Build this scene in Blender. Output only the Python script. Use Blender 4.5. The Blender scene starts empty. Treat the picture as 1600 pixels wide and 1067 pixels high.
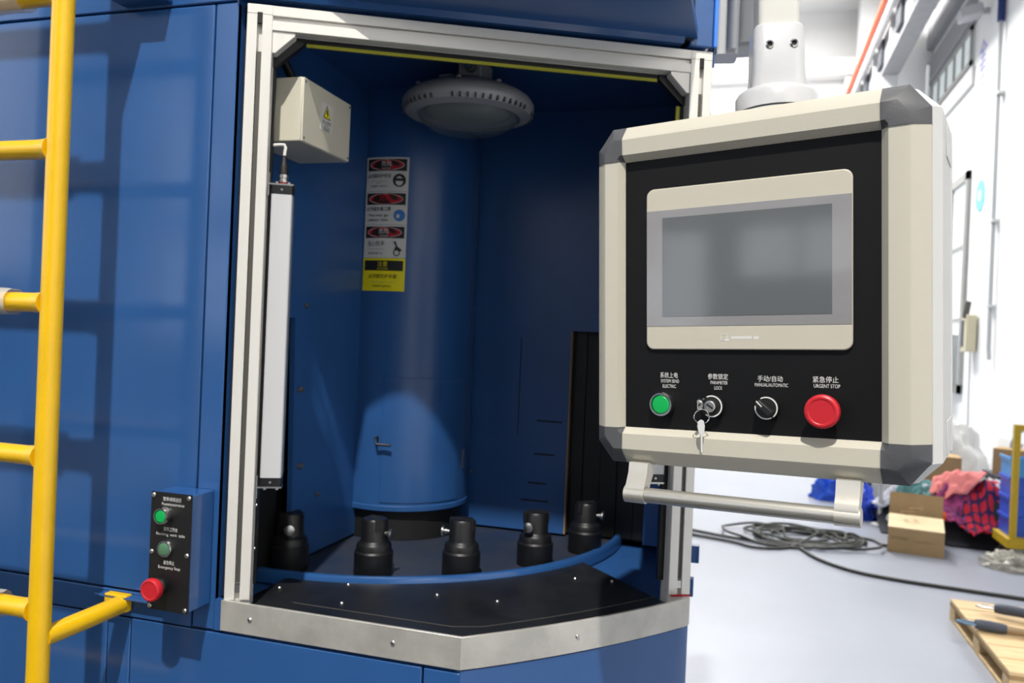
import bpy, bmesh, math, random
from mathutils import Matrix, Vector, noise
random.seed(7)
PI = math.pi
scene = bpy.context.scene
COL = scene.collection

# ------------------------------------------------------------------ camera
F_PX, PHI, ROLL, PITCH = 1250.0, math.radians(16.4), 0.042, math.atan(6.5/1250.0)
fw = Vector((-math.sin(PHI), math.cos(PHI), 0)); rt = Vector((math.cos(PHI), math.sin(PHI), 0)); up = Vector((0, 0, 1))
f2 = fw*math.cos(PITCH) - up*math.sin(PITCH); u2 = up*math.cos(PITCH) + fw*math.sin(PITCH)
r3 = rt*math.cos(ROLL) + u2*math.sin(ROLL); u3 = u2*math.cos(ROLL) - rt*math.sin(ROLL)
cam_d = bpy.data.cameras.new('camera'); cam = bpy.data.objects.new('camera', cam_d); COL.objects.link(cam)
cam.matrix_world = Matrix(((r3.x, u3.x, -f2.x, 0), (r3.y, u3.y, -f2.y, 0), (r3.z, u3.z, -f2.z, 1.5), (0, 0, 0, 1)))
cam_d.sensor_width = 36; cam_d.lens = F_PX/1600*36; cam_d.clip_start = .02; cam_d.clip_end = 200
cam_d.dof.use_dof = True; cam_d.dof.focus_distance = 1.08; cam_d.dof.aperture_fstop = 6.3
scene.camera = cam

# ------------------------------------------------------------------ light
w = bpy.data.worlds.new('world'); scene.world = w; w.use_nodes = True
w.node_tree.nodes['Background'].inputs[0].default_value = (.80, .88, 1, 1)
w.node_tree.nodes['Background'].inputs[1].default_value = 1.0
scene.view_settings.view_transform = 'Standard'; scene.view_settings.look = 'None'
scene.view_settings.exposure = -0.95; scene.view_settings.gamma = 1.0
def area(name, loc, sx, sy, power, col=(1, .98, .95), rot=(0, 0, 0), spread=180):
    l = bpy.data.lights.new(name, 'AREA'); l.shape = 'RECTANGLE'; l.size = sx; l.size_y = sy
    l.energy = power; l.color = col; l.spread = math.radians(spread)
    o = bpy.data.objects.new(name, l); o.location = loc; o.rotation_euler = rot; COL.objects.link(o); return o
# unseen overhead area lights added to brighten the hall, no fixtures modelled
for sx, sy, p in ((-9, 7, 60), (-9, 18, 500), (-.6, 9.5, 1350), (-1.2, 18, 4600)):
    area('hall_fill', (sx, sy, 11.35), 1.6, 7.5, p, (1, .985, .96))

# ------------------------------------------------------------------ helpers
def lin(h):
    c = [int(h[i:i+2], 16)/255 for i in (0, 2, 4)]
    return tuple((x/12.92 if x <= .04045 else ((x+.055)/1.055)**2.4) for x in c) + (1,)
MATS = {}
def mat(name, hexc, rough=.5, metal=0.0, spec=.5, var=0.0, vscale=8.0, bump=0.0, bscale=60.0, coat=0.0, emit=None, estr=0.0, trans=0.0, alpha=1.0, hex2=None, stretch=None, rvar=0.0):
    m = bpy.data.materials.new(name); m.use_nodes = True; MATS[name] = m
    nt = m.node_tree; b = nt.nodes['Principled BSDF']
    b.inputs['Base Color'].default_value = lin(hexc); b.inputs['Roughness'].default_value = rough
    b.inputs['Metallic'].default_value = metal; b.inputs['Specular IOR Level'].default_value = spec
    b.inputs['Coat Weight'].default_value = coat; b.inputs['Coat Roughness'].default_value = .08
    b.inputs['Transmission Weight'].default_value = trans; b.inputs['Alpha'].default_value = alpha
    if emit: b.inputs['Emission Color'].default_value = lin(emit); b.inputs['Emission Strength'].default_value = estr
    if var or hex2 or bump or rvar:
        tc = nt.nodes.new('ShaderNodeTexCoord'); mp = nt.nodes.new('ShaderNodeMapping')
        nt.links.new(tc.outputs['Object'], mp.inputs['Vector'])
        if stretch: mp.inputs['Scale'].default_value = stretch
    if var or hex2 or rvar:
        n = nt.nodes.new('ShaderNodeTexNoise'); n.inputs['Scale'].default_value = vscale; n.inputs['Detail'].default_value = 5; n.inputs['Roughness'].default_value = .65
        nt.links.new(mp.outputs[0], n.inputs['Vector'])
    if var or hex2:
        r = nt.nodes.new('ShaderNodeValToRGB'); a = lin(hexc)
        if hex2: c0, c1 = a, lin(hex2)
        else: c0 = tuple(x*(1-var) for x in a[:3])+(1,); c1 = tuple(min(1, x*(1+var)) for x in a[:3])+(1,)
        r.color_ramp.elements[0].position = .35; r.color_ramp.elements[1].position = .65
        r.color_ramp.elements[0].color = c0; r.color_ramp.elements[1].color = c1
        nt.links.new(n.outputs['Fac'], r.inputs[0]); nt.links.new(r.outputs[0], b.inputs['Base Color'])
    if rvar:
        mr = nt.nodes.new('ShaderNodeMapRange'); mr.inputs['To Min'].default_value = max(.02, rough-rvar); mr.inputs['To Max'].default_value = rough+rvar
        nt.links.new(n.outputs['Fac'], mr.inputs['Value']); nt.links.new(mr.outputs[0], b.inputs['Roughness'])
    if bump:
        n2 = nt.nodes.new('ShaderNodeTexNoise'); n2.inputs['Scale'].default_value = bscale; n2.inputs['Detail'].default_value = 3
        bp = nt.nodes.new('ShaderNodeBump'); bp.inputs['Strength'].default_value = bump; bp.inputs['Distance'].default_value = .002
        nt.links.new(mp.outputs[0], n2.inputs['Vector']); nt.links.new(n2.outputs['Fac'], bp.inputs['Height']); nt.links.new(bp.outputs[0], b.inputs['Normal'])
    return m

mat('blue', '285289', .15, var=.05, vscale=3, bump=.03, bscale=8, spec=.55)
mat('blue_in', '285289', .32, var=.08, vscale=4, bump=.03, bscale=9, spec=.5)
mat('blue_light', '3a78d0', .35)
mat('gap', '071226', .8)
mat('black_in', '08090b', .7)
mat('rubber', '0a0b0c', .55, var=.2, vscale=20, bump=.1, bscale=90)
mat('mat_black', '17191d', .42, var=.25, vscale=9, rvar=.12)
mat('steel_sill', 'bab8b1', .4, .45, var=.14, vscale=10, bump=.03, bscale=40, rvar=.1)
mat('steel', 'bdbdba', .3, 1.0, var=.05)
mat('chrome', 'd8d8d6', .12, 1.0)
mat('alu', 'dad8d2', .38, .25, var=.03, vscale=30, stretch=(1, 1, .05))
mat('alu_slot', '56544f', .5, .4)
mat('table_top', '3a3d44', .5, .25, hex2='24324c', vscale=4, rvar=.1)
mat('fixture', '151619', .42, .2, var=.15, vscale=30)
mat('yellow', 'e0b208', .33, var=.04, vscale=12, spec=.5, coat=.2)
mat('film', 'd9d5c8', .25, alpha=.55, bump=.5, bscale=40)
mat('film_blue', '3f7fe0', .3, bump=.4, bscale=50)
mat('plate_black', '101113', .45, var=.1, vscale=30)
mat('green_lit', '07a04c', .3, spec=.4, emit='07a04c', estr=.12)
mat('green_off', '4f7a5c', .3)
mat('red', 'ba1c28', .42, spec=.45, var=.03)
mat('white_print', 'd6d6d2', .6)
mat('grey_print', '8d8c85', .6)
mat('black_print', '191919', .6)
mat('red_print', 'b3202e', .5)
mat('blue_print', '3472b8', .5)
mat('sticker_white', 'c9c9c4', .4)
mat('strip_yellow', '9c9a18', .5)
mat('sticker_yellow', 'e3d60c', .4)
mat('beige_box', 'c3bfae', .45, bump=.05, bscale=200)
mat('housing', 'b6b2a4', .42, bump=.06, bscale=300)
mat('housing_grey', 'c4c4c2', .45, bump=.05, bscale=300)
mat('corner_grey', '4b4c4f', .55, bump=.12, bscale=400)
mat('bezel', 'b7b2a3', .4, bump=.03, bscale=40)
mat('screen_glass', '848384', .12, bump=.35, bscale=14, coat=.5)
mat('lcd', '5c6062', .08, bump=.12, bscale=9, coat=.6)
mat('panel_plate', '0a0b0d', .6, spec=.2, bump=.04, bscale=200)
mat('white_paint', 'bbbcbe', .3, coat=.3)
mat('arm_grey', 'c9c8c2', .4)
mat('arm_plastic', 'aeb0b2', .5)
mat('handle', 'b6b3aa', .34, .75, var=.06, vscale=20, stretch=(.1, 1, 1))
mat('handle_end', 'c2beb4', .35, .6)
mat('lamp_grey', '9a9c9e', .5, .2)
mat('lamp_glass', '6d7782', .10, spec=.7, alpha=.45)
mat('lamp_led', 'a5a88a', .5)
mat('floor_paint', '969ba6', .36, var=.06, vscale=.9, rvar=.08, spec=.4)
mat('wall_white', 'f0f0ee', .7, var=.02, vscale=.5)
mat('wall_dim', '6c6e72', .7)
mat('wall_grey', 'cfcfcd', .7)
mat('beam_grey', '96969a', .6, var=.06)
mat('dark_steel', '4b4e55', .6)
mat('orange', 'ee5a24', .5)
mat('daylight', 'ffffff', .5, emit='f4f8ff', estr=2.4)
mat('daylight_back', 'ffffff', .5, emit='eaf2ff', estr=2.6)
mat('fill_left', 'ffffff', .5, emit='f2f5ff', estr=2.6)  # glow for the added window on the left wall
mat('pane', 'cfdad9', .15, emit='e6eef0', estr=.7)
mat('card', 'b7986c', .75, var=.06, vscale=6, bump=.05)
mat('card_in', 'e2cba2', .75, var=.05)
mat('card_dark', 'a2855c', .75, var=.06)
mat('cable', '3a3c36', .55)
mat('wood', 'd9bf94', .7, hex2='c4a678', vscale=6, stretch=(1, 8, 8), bump=.1)
mat('wood_dark', '9d8158', .8, var=.1)
mat('brown_hose', '8a7455', .6, var=.1)
mat('sleeve_grey', '3c4250', .6)
mat('sleeve_blue', '62809a', .5, .2)
mat('pink', 'f08a86', .85, var=.06)
mat('orange_cloth', 'f0701c', .85)
mat('teal', '4f7f80', .85, var=.15)
mat('grey_cloth', 'b9bcc6', .85, var=.1)
mat('dark_cloth', '20242e', .85, var=.2)
mat('navy', '27356a', .85, var=.12)
mat('magenta', 'c04480', .85, hex2='2d2c58', vscale=14)
mat('white_plastic', 'e8e8e6', .4)
mat('blue_plastic', '2b5fd8', .4)
mat('cyan_plastic', '45a0e8', .35)
mat('tarp', '3156d8', .5, var=.1)
mat('olive', '2c2f22', .85)
mat('yellow_old', 'c9a81c', .5, var=.08)
mat('wheel', '3c3436', .6)
mat('lilac', '8f8ae0', .7)
mat('sign_cyan', '78d4ee', .5)
mat('switch_cream', 'c8c0a4', .55)
mat('window_frame', 'a2a19e', .6)
# plaid shirt material
m = bpy.data.materials.new('plaid'); m.use_nodes = True; MATS['plaid'] = m
nt = m.node_tree; b = nt.nodes['Principled BSDF']; b.inputs['Roughness'].default_value = .9
tc = nt.nodes.new('ShaderNodeTexCoord'); fac = None
for ax in ('X', 'Y'):
    wv_ = nt.nodes.new('ShaderNodeTexWave'); wv_.bands_direction = ax; wv_.inputs['Scale'].default_value = 5.5; wv_.inputs['Distortion'].default_value = .7; wv_.inputs['Detail'].default_value = 1.5
    nt.links.new(tc.outputs['Object'], wv_.inputs['Vector'])
    if fac is None: fac = wv_
    else:
        ad = nt.nodes.new('ShaderNodeMath'); ad.operation = 'MULTIPLY'; nt.links.new(fac.outputs['Fac'], ad.inputs[0]); nt.links.new(wv_.outputs['Fac'], ad.inputs[1]); fac = ad
rp = nt.nodes.new('ShaderNodeValToRGB'); rp.color_ramp.elements[0].color = lin('33224e'); rp.color_ramp.elements[1].color = lin('d22438'); rp.color_ramp.elements[0].position = .03; rp.color_ramp.elements[1].position = .22
nt.links.new(fac.outputs[0], rp.inputs[0]); nt.links.new(rp.outputs[0], b.inputs['Base Color'])

MW = {}
def _link(o): COL.objects.link(o)
def thing(name, label, cat, M=None, group=None):
    o = bpy.data.objects.new(name, None); o.empty_display_size = .05; _link(o)
    M = M or Matrix(); o.matrix_world = M; MW[o.name] = M.copy()
    o['label'] = label; o['category'] = cat
    if group: o['group'] = group
    return o
def tag(o, label, cat, group=None):
    o['label'] = label; o['category'] = cat
    if group: o['group'] = group
    return o
T3 = lambda x, y, z: Matrix.Translation((x, y, z))
RZ = lambda a: Matrix.Rotation(a, 4, 'Z')
RX = lambda a: Matrix.Rotation(a, 4, 'X')
RY = lambda a: Matrix.Rotation(a, 4, 'Y')

class MB:
    def __init__(s): s.v = []; s.f = []; s.m = []; s.mi = 0
    def add(s, vs, fs):
        n = len(s.v); s.v += [tuple(v) for v in vs]; s.f += [tuple(i+n for i in f) for f in fs]; s.m += [s.mi]*len(fs); return s
    def box(s, x0, x1, y0, y1, z0, z1, M=None):
        vs = [(x, y, z) for z in (z0, z1) for y in (y0, y1) for x in (x0, x1)]
        if M: vs = [M @ Vector(v) for v in vs]
        return s.add(vs, [(0, 2, 3, 1), (4, 5, 7, 6), (0, 1, 5, 4), (2, 6, 7, 3), (0, 4, 6, 2), (1, 3, 7, 5)])
    def loft(s, rings, cap=True, closed=True):
        n = len(rings[0]); vs = [p for r in rings for p in r]; fs = []
        for i in range(len(rings)-1):
            for j in range(n if closed else n-1):
                a, b2 = i*n+j, i*n+(j+1) % n
                fs.append((a, b2, b2+n, a+n))
        if cap and closed: fs.append(tuple(range(n))[::-1]); fs.append(tuple((len(rings)-1)*n+k for k in range(n)))
        return s.add(vs, fs)
    def prism(s, poly, z0, z1, M=None):          # poly in xy, ccw
        rs = [[(x, y, z) for x, y in poly] for z in (z0, z1)]
        if M: rs = [[M @ Vector(p) for p in r] for r in rs]
        return s.loft(rs)
    def lathe(s, prof, n=24, M=None, cap=True):   # prof (r,z)
        rs = []
        for r, z in prof:
            ring = [(r*math.cos(2*PI*k/n), r*math.sin(2*PI*k/n), z) for k in range(n)]
            if M: ring = [M @ Vector(p) for p in ring]
            rs.append(ring)
        s.loft(rs, cap); b0 = len(s.v)-n*len(prof)
        if not cap:
            if prof[0][0] <= .0011: s.f.append(tuple(b0+k for k in range(n))); s.m.append(s.mi)
            if prof[-1][0] <= .0011: s.f.append(tuple(b0+n*(len(prof)-1)+k for k in range(n))); s.m.append(s.mi)
        return s
    def tube(s, path, r, n=10, cap=True):
        P = [Vector(p) for p in path]; rs = []; prev = None
        for i, p in enumerate(P):
            t = (P[min(i+1, len(P)-1)]-P[max(i-1, 0)]).normalized()
            if prev is None:
                a = t.cross(Vector((0, 0, 1)))
                if a.length < .1: a = t.cross(Vector((1, 0, 0)))
            else: a = prev - t*prev.dot(t)
            a.normalize(); prev = a; c = t.cross(a)
            rr = r[i] if isinstance(r, (list, tuple)) else r
            rs.append([p + (a*math.cos(2*PI*k/n)+c*math.sin(2*PI*k/n))*rr for k in range(n)])
        return s.loft(rs, cap)
    def cyl(s, p0, p1, r0, r1=None, n=16): return s.tube([p0, p1], [r0, r0 if r1 is None else r1], n)

def obj(name, mb, mats, parent=None, bev=0, seg=2, smooth=35, world=False, M=None, label=None):
    me = bpy.data.meshes.new(name)
    me.from_pydata(mb.v, [], mb.f)
    bm = bmesh.new(); bm.from_mesh(me); bmesh.ops.recalc_face_normals(bm, faces=bm.faces); bm.to_mesh(me); bm.free()
    if world and parent is not None:
        inv = MW[parent.name].inverted(); me.transform(inv)
    if isinstance(mats, str): mats = [mats]
    for k in mats: me.materials.append(MATS[k])
    if len(mats) > 1:
        for p, i in zip(me.polygons, mb.m): p.material_index = i
    if smooth:
        for p in me.polygons: p.use_smooth = True
        me.set_sharp_from_angle(angle=math.radians(smooth))
    o = bpy.data.objects.new(name, me); _link(o)
    if parent is not None: o.parent = parent
    if M is not None: o.matrix_local = M
    MW[o.name] = (MW[parent.name] if parent is not None and parent.name in MW else Matrix()) @ (M or Matrix())
    if bev:
        md = o.modifiers.new('bevel', 'BEVEL'); md.width = bev; md.segments = seg; md.limit_method = 'ANGLE'; md.angle_limit = math.radians(40); md.use_clamp_overlap = True
    if label: o['label'] = label
    return o
def struct(name, mb, mats, parent=None, **k):
    o = obj(name, mb, mats, parent, **k)
    if parent is None: o['kind'] = 'structure'
    return o
def bx(*a): return MB().box(*a)
def pbox(name, m, parent, x0, x1, y0, y1, z0, z1, bev=0, **k): return obj(name, bx(x0, x1, y0, y1, z0, z1), m, parent, bev=bev, **k)
def copy_obj(o, parent, M):
    c = o.copy(); _link(c); c.parent = parent; c.matrix_local = M; MW[c.name] = (MW[parent.name] if parent else Matrix()) @ M; return c

def text(name, s, size, m, parent, M, sx=1.0, align='CENTER', depth=.0, label=None, fit=None):
    """lettering as a flat mesh; M places the text plane (x right, y up, z out) in the parent's frame"""
    cu = bpy.data.curves.new('t', 'FONT'); cu.body = s; cu.size = size; cu.align_x = align; cu.align_y = 'CENTER'; cu.extrude = depth; cu.resolution_u = 3
    t = bpy.data.objects.new('t', cu); _link(t)
    dg = bpy.context.evaluated_depsgraph_get()
    me = bpy.data.meshes.new_from_object(t.evaluated_get(dg)); bpy.data.objects.remove(t); bpy.data.curves.remove(cu)
    me.name = name; me.materials.clear(); me.materials.append(MATS[m])
    if fit:
        xs_ = [v.co.x for v in me.vertices]; sx = fit/(max(xs_)-min(xs_))
    me.transform(Matrix.Diagonal((sx, 1, 1, 1)))
    o = bpy.data.objects.new(name, me); _link(o); o.parent = parent; o.matrix_local = M
    if label: o['label'] = label
    return o
FRONT = RX(PI/2)    # text plane facing -y
def rrect(w_, h_, r, n=6):
    pts = []
    for cx, cy, a0 in ((w_/2-r, h_/2-r, 0), (-w_/2+r, h_/2-r, PI/2), (-w_/2+r, -h_/2+r, PI), (w_/2-r, -h_/2+r, 1.5*PI)):
        for k in range(n+1): pts.append((cx+r*math.cos(a0+PI/2*k/n), cy+r*math.sin(a0+PI/2*k/n)))
    return pts

# ------------------------------------------------------------------ the hall
XR, YF, YB, XL, H = 3.3, 26.0, -11.0, -13.0, 11.8
struct('floor', bx(XL, XR, YB, YF, -.2, 0), 'floor_paint')
struct('ceiling', bx(XL, XR, YB, YF, H, H+.2), 'wall_white')
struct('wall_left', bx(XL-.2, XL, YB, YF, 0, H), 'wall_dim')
wf = struct('wall_far', bx(XL, XR, YF, YF+.2, 0, H), 'wall_white')
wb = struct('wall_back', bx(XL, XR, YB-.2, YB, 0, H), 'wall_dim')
wr = struct('wall_right', bx(XR, XR+.25, YB, YF, 0, H), 'wall_white')
# far wall beam and pilaster
struct('trim_1', bx(XL, XR, YF-.5, YF, 9.7, 10.25), 'wall_white', bev=.02)
struct('trim_2', bx(2.45, 2.95, YF-.4, YF, 0, 9.7), 'wall_white', bev=.02)
# right wall: pilasters, ledges
for i, (y0, y1, pr) in enumerate(((17.6, 18.3, .62), (24.4, 25.1, .62), (3.4, 4.1, .3))):
    struct('trim_%d' % (3+i), bx(XR-pr, XR, y0, y1, 0, H), 'wall_white', bev=.02)
struct('trim_6', bx(XR-.12, XR, 14.3, YF, 7.55, 8.12), 'beam_grey', bev=.01)
struct('trim_7', bx(XR-.10, XR, 14.3, YF, 6.85, 7.28), 'beam_grey', bev=.01)
struct('trim_8', bx(XR-.05, XR, 14.3, YF, 5.85, 6.15), 'wall_grey', bev=.01)
def window(n, x, y0, y1, z0, z1, nv, nh, pane='daylight', fr=.07):
    t = bpy.data.objects.new('window_%d' % n, None); _link(t); t['kind'] = 'structure'; MW[t.name] = Matrix()
    mb = MB()
    mb.box(x-.06, x, y0, y0+fr, z0, z1).box(x-.06, x, y1-fr, y1, z0, z1).box(x-.06, x, y0, y1, z0, z0+fr).box(x-.06, x, y0, y1, z1-fr, z1)
    obj('window_frame', mb, 'window_frame', t)
    for k in range(1, nv): yy = y0+(y1-y0)*k/nv; pbox('mullion', 'window_frame', t, x-.05, x, yy-.03, yy+.03, z0+fr, z1-fr)
    for k in range(1, nh): zz = z0+(z1-z0)*k/nh; pbox('transom', 'window_frame', t, x-.045, x, y0+fr, y1-fr, zz-.03, zz+.03)
    for a in range(nv):
        for c in range(nh):
            pbox('pane', pane, t, x-.02, x-.005, y0+(y1-y0)*a/nv, y0+(y1-y0)*(a+1)/nv, z0+(z1-z0)*c/nh, z0+(z1-z0)*(c+1)/nh)
    return t
window(1, XR, 18.5, 24.2, 8.3, 10.6, 4, 1)
window(2, XR, 14.4, 17.4, 8.3, 10.6, 4, 1)
window(3, XR, 14.4, 17.4, 6.2, 6.82, 5, 1, 'pane')
window(4, XR, 18.5, 24.2, 6.2, 6.82, 5, 1, 'pane')
window(5, XR, 4.4, 11.0, 6.2, 10.6, 4, 2)
window(6, XR, 14.22, 17.4, .9, 4.46, 3, 3, 'pane', fr=.14)
window(7, XR, -9, 2.8, 8.3, 10.6, 6, 1, 'daylight')
def back_window(n, x0, x1, z0, z1, nv, nh):
    t = bpy.data.objects.new('window_%d' % n, None); _link(t); t['kind'] = 'structure'; MW[t.name] = Matrix(); y = YB
    for k in range(nv+1): xx = x0+(x1-x0)*k/nv; pbox('mullion', 'window_frame', t, xx-.05, xx+.05, y, y+.07, z0, z1)
    for k in range(nh+1): zz = z0+(z1-z0)*k/nh; pbox('transom', 'window_frame', t, x0, x1, y, y+.06, zz-.05, zz+.05)
    for a in range(nv):
        for c in range(nh): pbox('pane', 'daylight_back', t, x0+(x1-x0)*a/nv, x0+(x1-x0)*(a+1)/nv, y, y+.03, z0+(z1-z0)*c/nh, z0+(z1-z0)*(c+1)/nh)
back_window(8, -12.4, -3.6, 3.75, 9.6, 5, 2)
back_window(9, -12.4, -8.2, 1.2, 3.3, 3, 1)
back_window(10, -7.6, -4.0, 2.35, 3.3, 3, 1)
# steel stanchion with a raking brace behind the photographer (mirrored in the blue paint)
struct('trim_9', MB().box(-6.0, -5.66, -4.2, -3.9, 0, 4.5).box(-6.05, -5.15, -4.25, -3.85, 4.3, 4.75).box(-.11, .11, -.1, .1, -2.6, 0, T3(-5.36, -4.05, 4.4) @ RY(math.radians(-26))), 'beam_grey', bev=.01)
struct('trim_10', MB().box(-6.45, -6.2, -4.6, -4.35, 0, 9.2), 'beam_grey', bev=.01)
window(11, XL+.07, -9.5, .6, 2.2, 9.2, 6, 3, 'fill_left')  # unseen window added to light the blue panels from the left

# unseen dark mat added on the floor to cut light bouncing into the bay
struct('trim_13', bx(-5.2, 1.0, -7.0, 1.15, .0, .012), 'rubber', bev=.004)

# ------------------------------------------------------------------ machine
ZT = .970                                   # turntable level
A = (-.893, 1.25); B = (-.09, 1.64)
CA = math.atan2(B[1]-A[1], B[0]-A[0]); CL = math.hypot(B[0]-A[0], B[1]-A[1])
MF = T3(A[0], A[1], 0) @ RZ(CA)             # frame: x along the opening, y inwards
mach = thing('machine_cabinet', 'large blue steel machine cabinet with open loading bay and steel-edged base', 'machine', T3(-.9, 1.25, 0))
def mp(name, m, *a, **k): return pbox(name, m, mach, *a, world=True, **k)
sx0, sy0 = -.433, 1.25
def sill_path(off=0.0, n=14):
    P = [(-.897, 1.25)]; p0, p1 = Vector((sx0, sy0)), Vector((-.095, 1.612)); d = p1-p0; nn = Vector((d.y, -d.x)).normalized(); sag = .016
    for k in range(n+1):
        t = k/n; P.append(tuple(p0 + d*t + nn*(4*sag*t*(1-t))))
    P.append((-.0905, 1.6255))
    if off:
        out = []
        for i, p in enumerate(P):
            a = Vector(P[max(i-1, 0)]); c = Vector(P[min(i+1, len(P)-1)]); t = (c-a).normalized(); out.append((p[0]-t.y*off, p[1]+t.x*off))
        P = out
    return P
# outer shell (backing) -----------------------------------------
sh = MB()
sh.box(-3.2, -.916, 1.262, 1.30, 0, 2.9)                        # behind the left skin panels
sh.box(-3.2, -3.16, 1.262, 2.75, 0, 2.9); sh.box(-3.2, -.22, 2.72, 2.76, 0, 2.9)
sh.box(-3.2, -.3, 1.30, 2.75, 2.80, 2.85)
obj('shell', sh, 'gap', mach, world=True)
rs = MB().prism([(-.113, 1.692), (-.215, 2.75), (-.235, 2.75), (-.135, 1.692)], 0, 2.8)
obj('side_panel', rs, 'blue', mach, world=True)
# left skin panels with seams
Yp = 1.25
mp('door_panel', 'blue', -1.95, -.9625, Yp, 1.262, .993, 2.0875, bev=.0025)
mp('skin_panel', 'blue', -.9585, -.912, Yp, 1.262, .944, 2.0875, bev=.002)
mp('skin_filler', 'blue', -.912, -.8985, Yp+.0005, 1.262, .944, 1.0)
mp('skin_panel', 'blue', -3.1, -1.954, Yp, 1.262, .993, 2.0875, bev=.002)
mp('skin_panel', 'blue', -3.1, -.912, Yp, 1.262, 2.0915, 2.9, bev=.002)
mp('skin_panel', 'blue', -3.1, -.9625, Yp, 1.262, .9425, .9895, bev=.0015)
for x0, x1 in ((-3.1, -1.1505), (-1.1475, -1.0965), (-1.0935, -.5025), (-.4985, -.433)):
    mp('base_panel', 'blue', x0, x1, Yp+.001, 1.262, .02, .939, bev=.0015)
mp('plinth', 'gap', -3.1, -.433, Yp+.02, 1.3, 0, .02)
mp('end_return', 'blue', -.915, -.912, Yp+.001, 1.32, 1.0, 2.9)
mp('post_gap_shade', 'gap', -.912, -.896, 1.272, 1.32, 1.0, 2.09)  # dark strip painting the shade in the recess beside the post
# curved base skin under the sill
pth = sill_path()[1:]
cb = MB(); inner = [(x-.012*0+0, y+.0) for x, y in pth]
cb.loft([[(x, y, .02) for x, y in pth] + [(x-.02, y+.012) + (.02,) for x, y in pth[::-1]],
         [(x, y, .944) for x, y in pth] + [(x-.02, y+.012) + (.944,) for x, y in pth[::-1]]])
obj('curved_base_panel', cb, 'blue', mach, world=True)
mp('ledge_strip', 'blue', -1.165, -1.01, 1.232, 1.25, .979, .984, bev=.001)
mp('upper_bracket_pad', 'blue', -1.165, -1.055, 1.20, 1.25, 2.096, 2.2, bev=.003)
# base deck
deck = [(-.90, 1.262)] + sill_path(.012)[1:] + [(-.215, 2.72), (-3.1, 2.72), (-3.1, 1.30), (-.90, 1.30)]
obj('deck_plate', MB().prism(deck, .93, .962), 'blue_in', mach, world=True)
# stainless sill
o1, i1 = sill_path(-.0025), sill_path(.004)
o1[0] = (-.897, 1.2475); i1[0] = (-.897, 1.254)
sill = obj('steel_sill', MB().loft([[(x, y, z) for x, y in o1] + [(x, y, z) for x, y in i1[::-1]] for z in (.946, 1.001)]), 'steel_sill', mach, world=True, bev=.0008, smooth=20)
def bolt_mb(r, h): return MB().lathe([(0.0001, 0), (r, 0), (r, h*.55), (r*.7, h), (.0001, h)], 12, cap=False)
def along(path, x):
    for a, c in zip(path, path[1:]):
        if a[0] <= x <= c[0]: t = (x-a[0])/(c[0]-a[0]); return a[1]+(c[1]-a[1])*t, math.atan2(c[1]-a[1], c[0]-a[0])
for x, z in ((-.835, .974), (-.555, .974), (-.268, .974)):
    y, a = along(o1, x)
    obj('sill_bolt', bolt_mb(.0042, .003), 'steel', mach, M=MW[mach.name].inverted() @ T3(x, y, z) @ RZ(a) @ RX(PI/2))
# black rubber mat between sill and turntable
tc0 = (-.936, 2.10); TR = .633
arc = []
for k in range(22):
    a = math.radians(-86+ (k/21)*62); arc.append((tc0[0]+TR*1.02*math.cos(a), tc0[1]+TR*1.02*math.sin(a)))
matp = [(-.893, 1.256)] + sill_path(.006)[1:-1] + [(-.14, 1.625)] + arc[::-1]
obj('rubber_mat', MB().prism(matp, .962, .984), 'mat_black', mach, world=True, smooth=20)
inn = [(-.48, 1.33)] + [p for p in sill_path(.075) if p[0] > -.455 and p[1] > 1.34][:-1]
obj('mat_seam', MB().loft([[(x, y, .9830) for x, y in [(-.8, 1.33)]+inn]+[(x, y+.003, .9830) for x, y in ([(-.8, 1.33)]+inn)[::-1]],
                           [(x, y, .9846) for x, y in [(-.8, 1.33)]+inn]+[(x, y+.003, .9846) for x, y in ([(-.8, 1.33)]+inn)[::-1]]]), 'alu_slot', mach, world=True)
for x, y in ((-.868, 1.393), (-.714, 1.362), (-.755, 1.465), (-.567, 1.478), (-.446, 1.490), (-.336, 1.70), (-.258, 1.713)):
    obj('mat_bolt', bolt_mb(.0045, .004), 'steel', mach, M=MW[mach.name].inverted() @ T3(x, y, .984))
# interior walls: left one along y, rear one along x
XW, YW, ZC = -.94, 2.075, 2.105
OPZ = 1.523
YZM = Matrix(((0, 0, 1, 0), (1, 0, 0, 0), (0, 1, 0, 0), (0, 0, 0, 1)))       # (y,z) polygon extruded along x
XZM = Matrix(((1, 0, 0, 0), (0, 0, -1, 0), (0, 1, 0, 0), (0, 0, 0, 1)))      # (x,z) polygon extruded along -y
obj('inner_left_panel', MB().prism([(1.30, ZC), (1.30, OPZ), (1.528, OPZ), (1.548, .985), (YW, .985), (YW, ZC)], XW-.012, XW, YZM), 'blue_in', mach, world=True)
obj('inner_rear_panel', MB().prism([(XW, .985), (-.447, .985), (-.447, OPZ), (-.155, OPZ), (-.155, ZC), (XW, ZC)], -YW-.012, -YW, XZM), 'blue_in', mach, world=True)
mp('inner_rear_panel', 'blue_in', -.236, -.155, YW-.02, YW+.012, .985, OPZ-.0015)
mp('opening_edge_trim', 'wood_dark', -.447, -.4435, YW-.001, YW+.02, .985, OPZ)
mp('inner_ceiling', 'blue_in', -3.1, -.12, 1.30, 2.72, ZC, ZC+.02)
obj('inner_ceiling_front', MB().prism([(-.88, 1.30), (-.86, 1.268), (-.11, 1.64), (-.13, 1.75)], ZC-.0, ZC+.019), 'blue_in', mach, world=True)
for k in range(5):                                             # rubber strip curtains in both openings
    mp('curtain_strip', 'rubber', -.452+k*.046, -.408+k*.046, YW+.022+.004*(k % 2), YW+.026+.004*(k % 2), .985, OPZ+.02)
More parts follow.
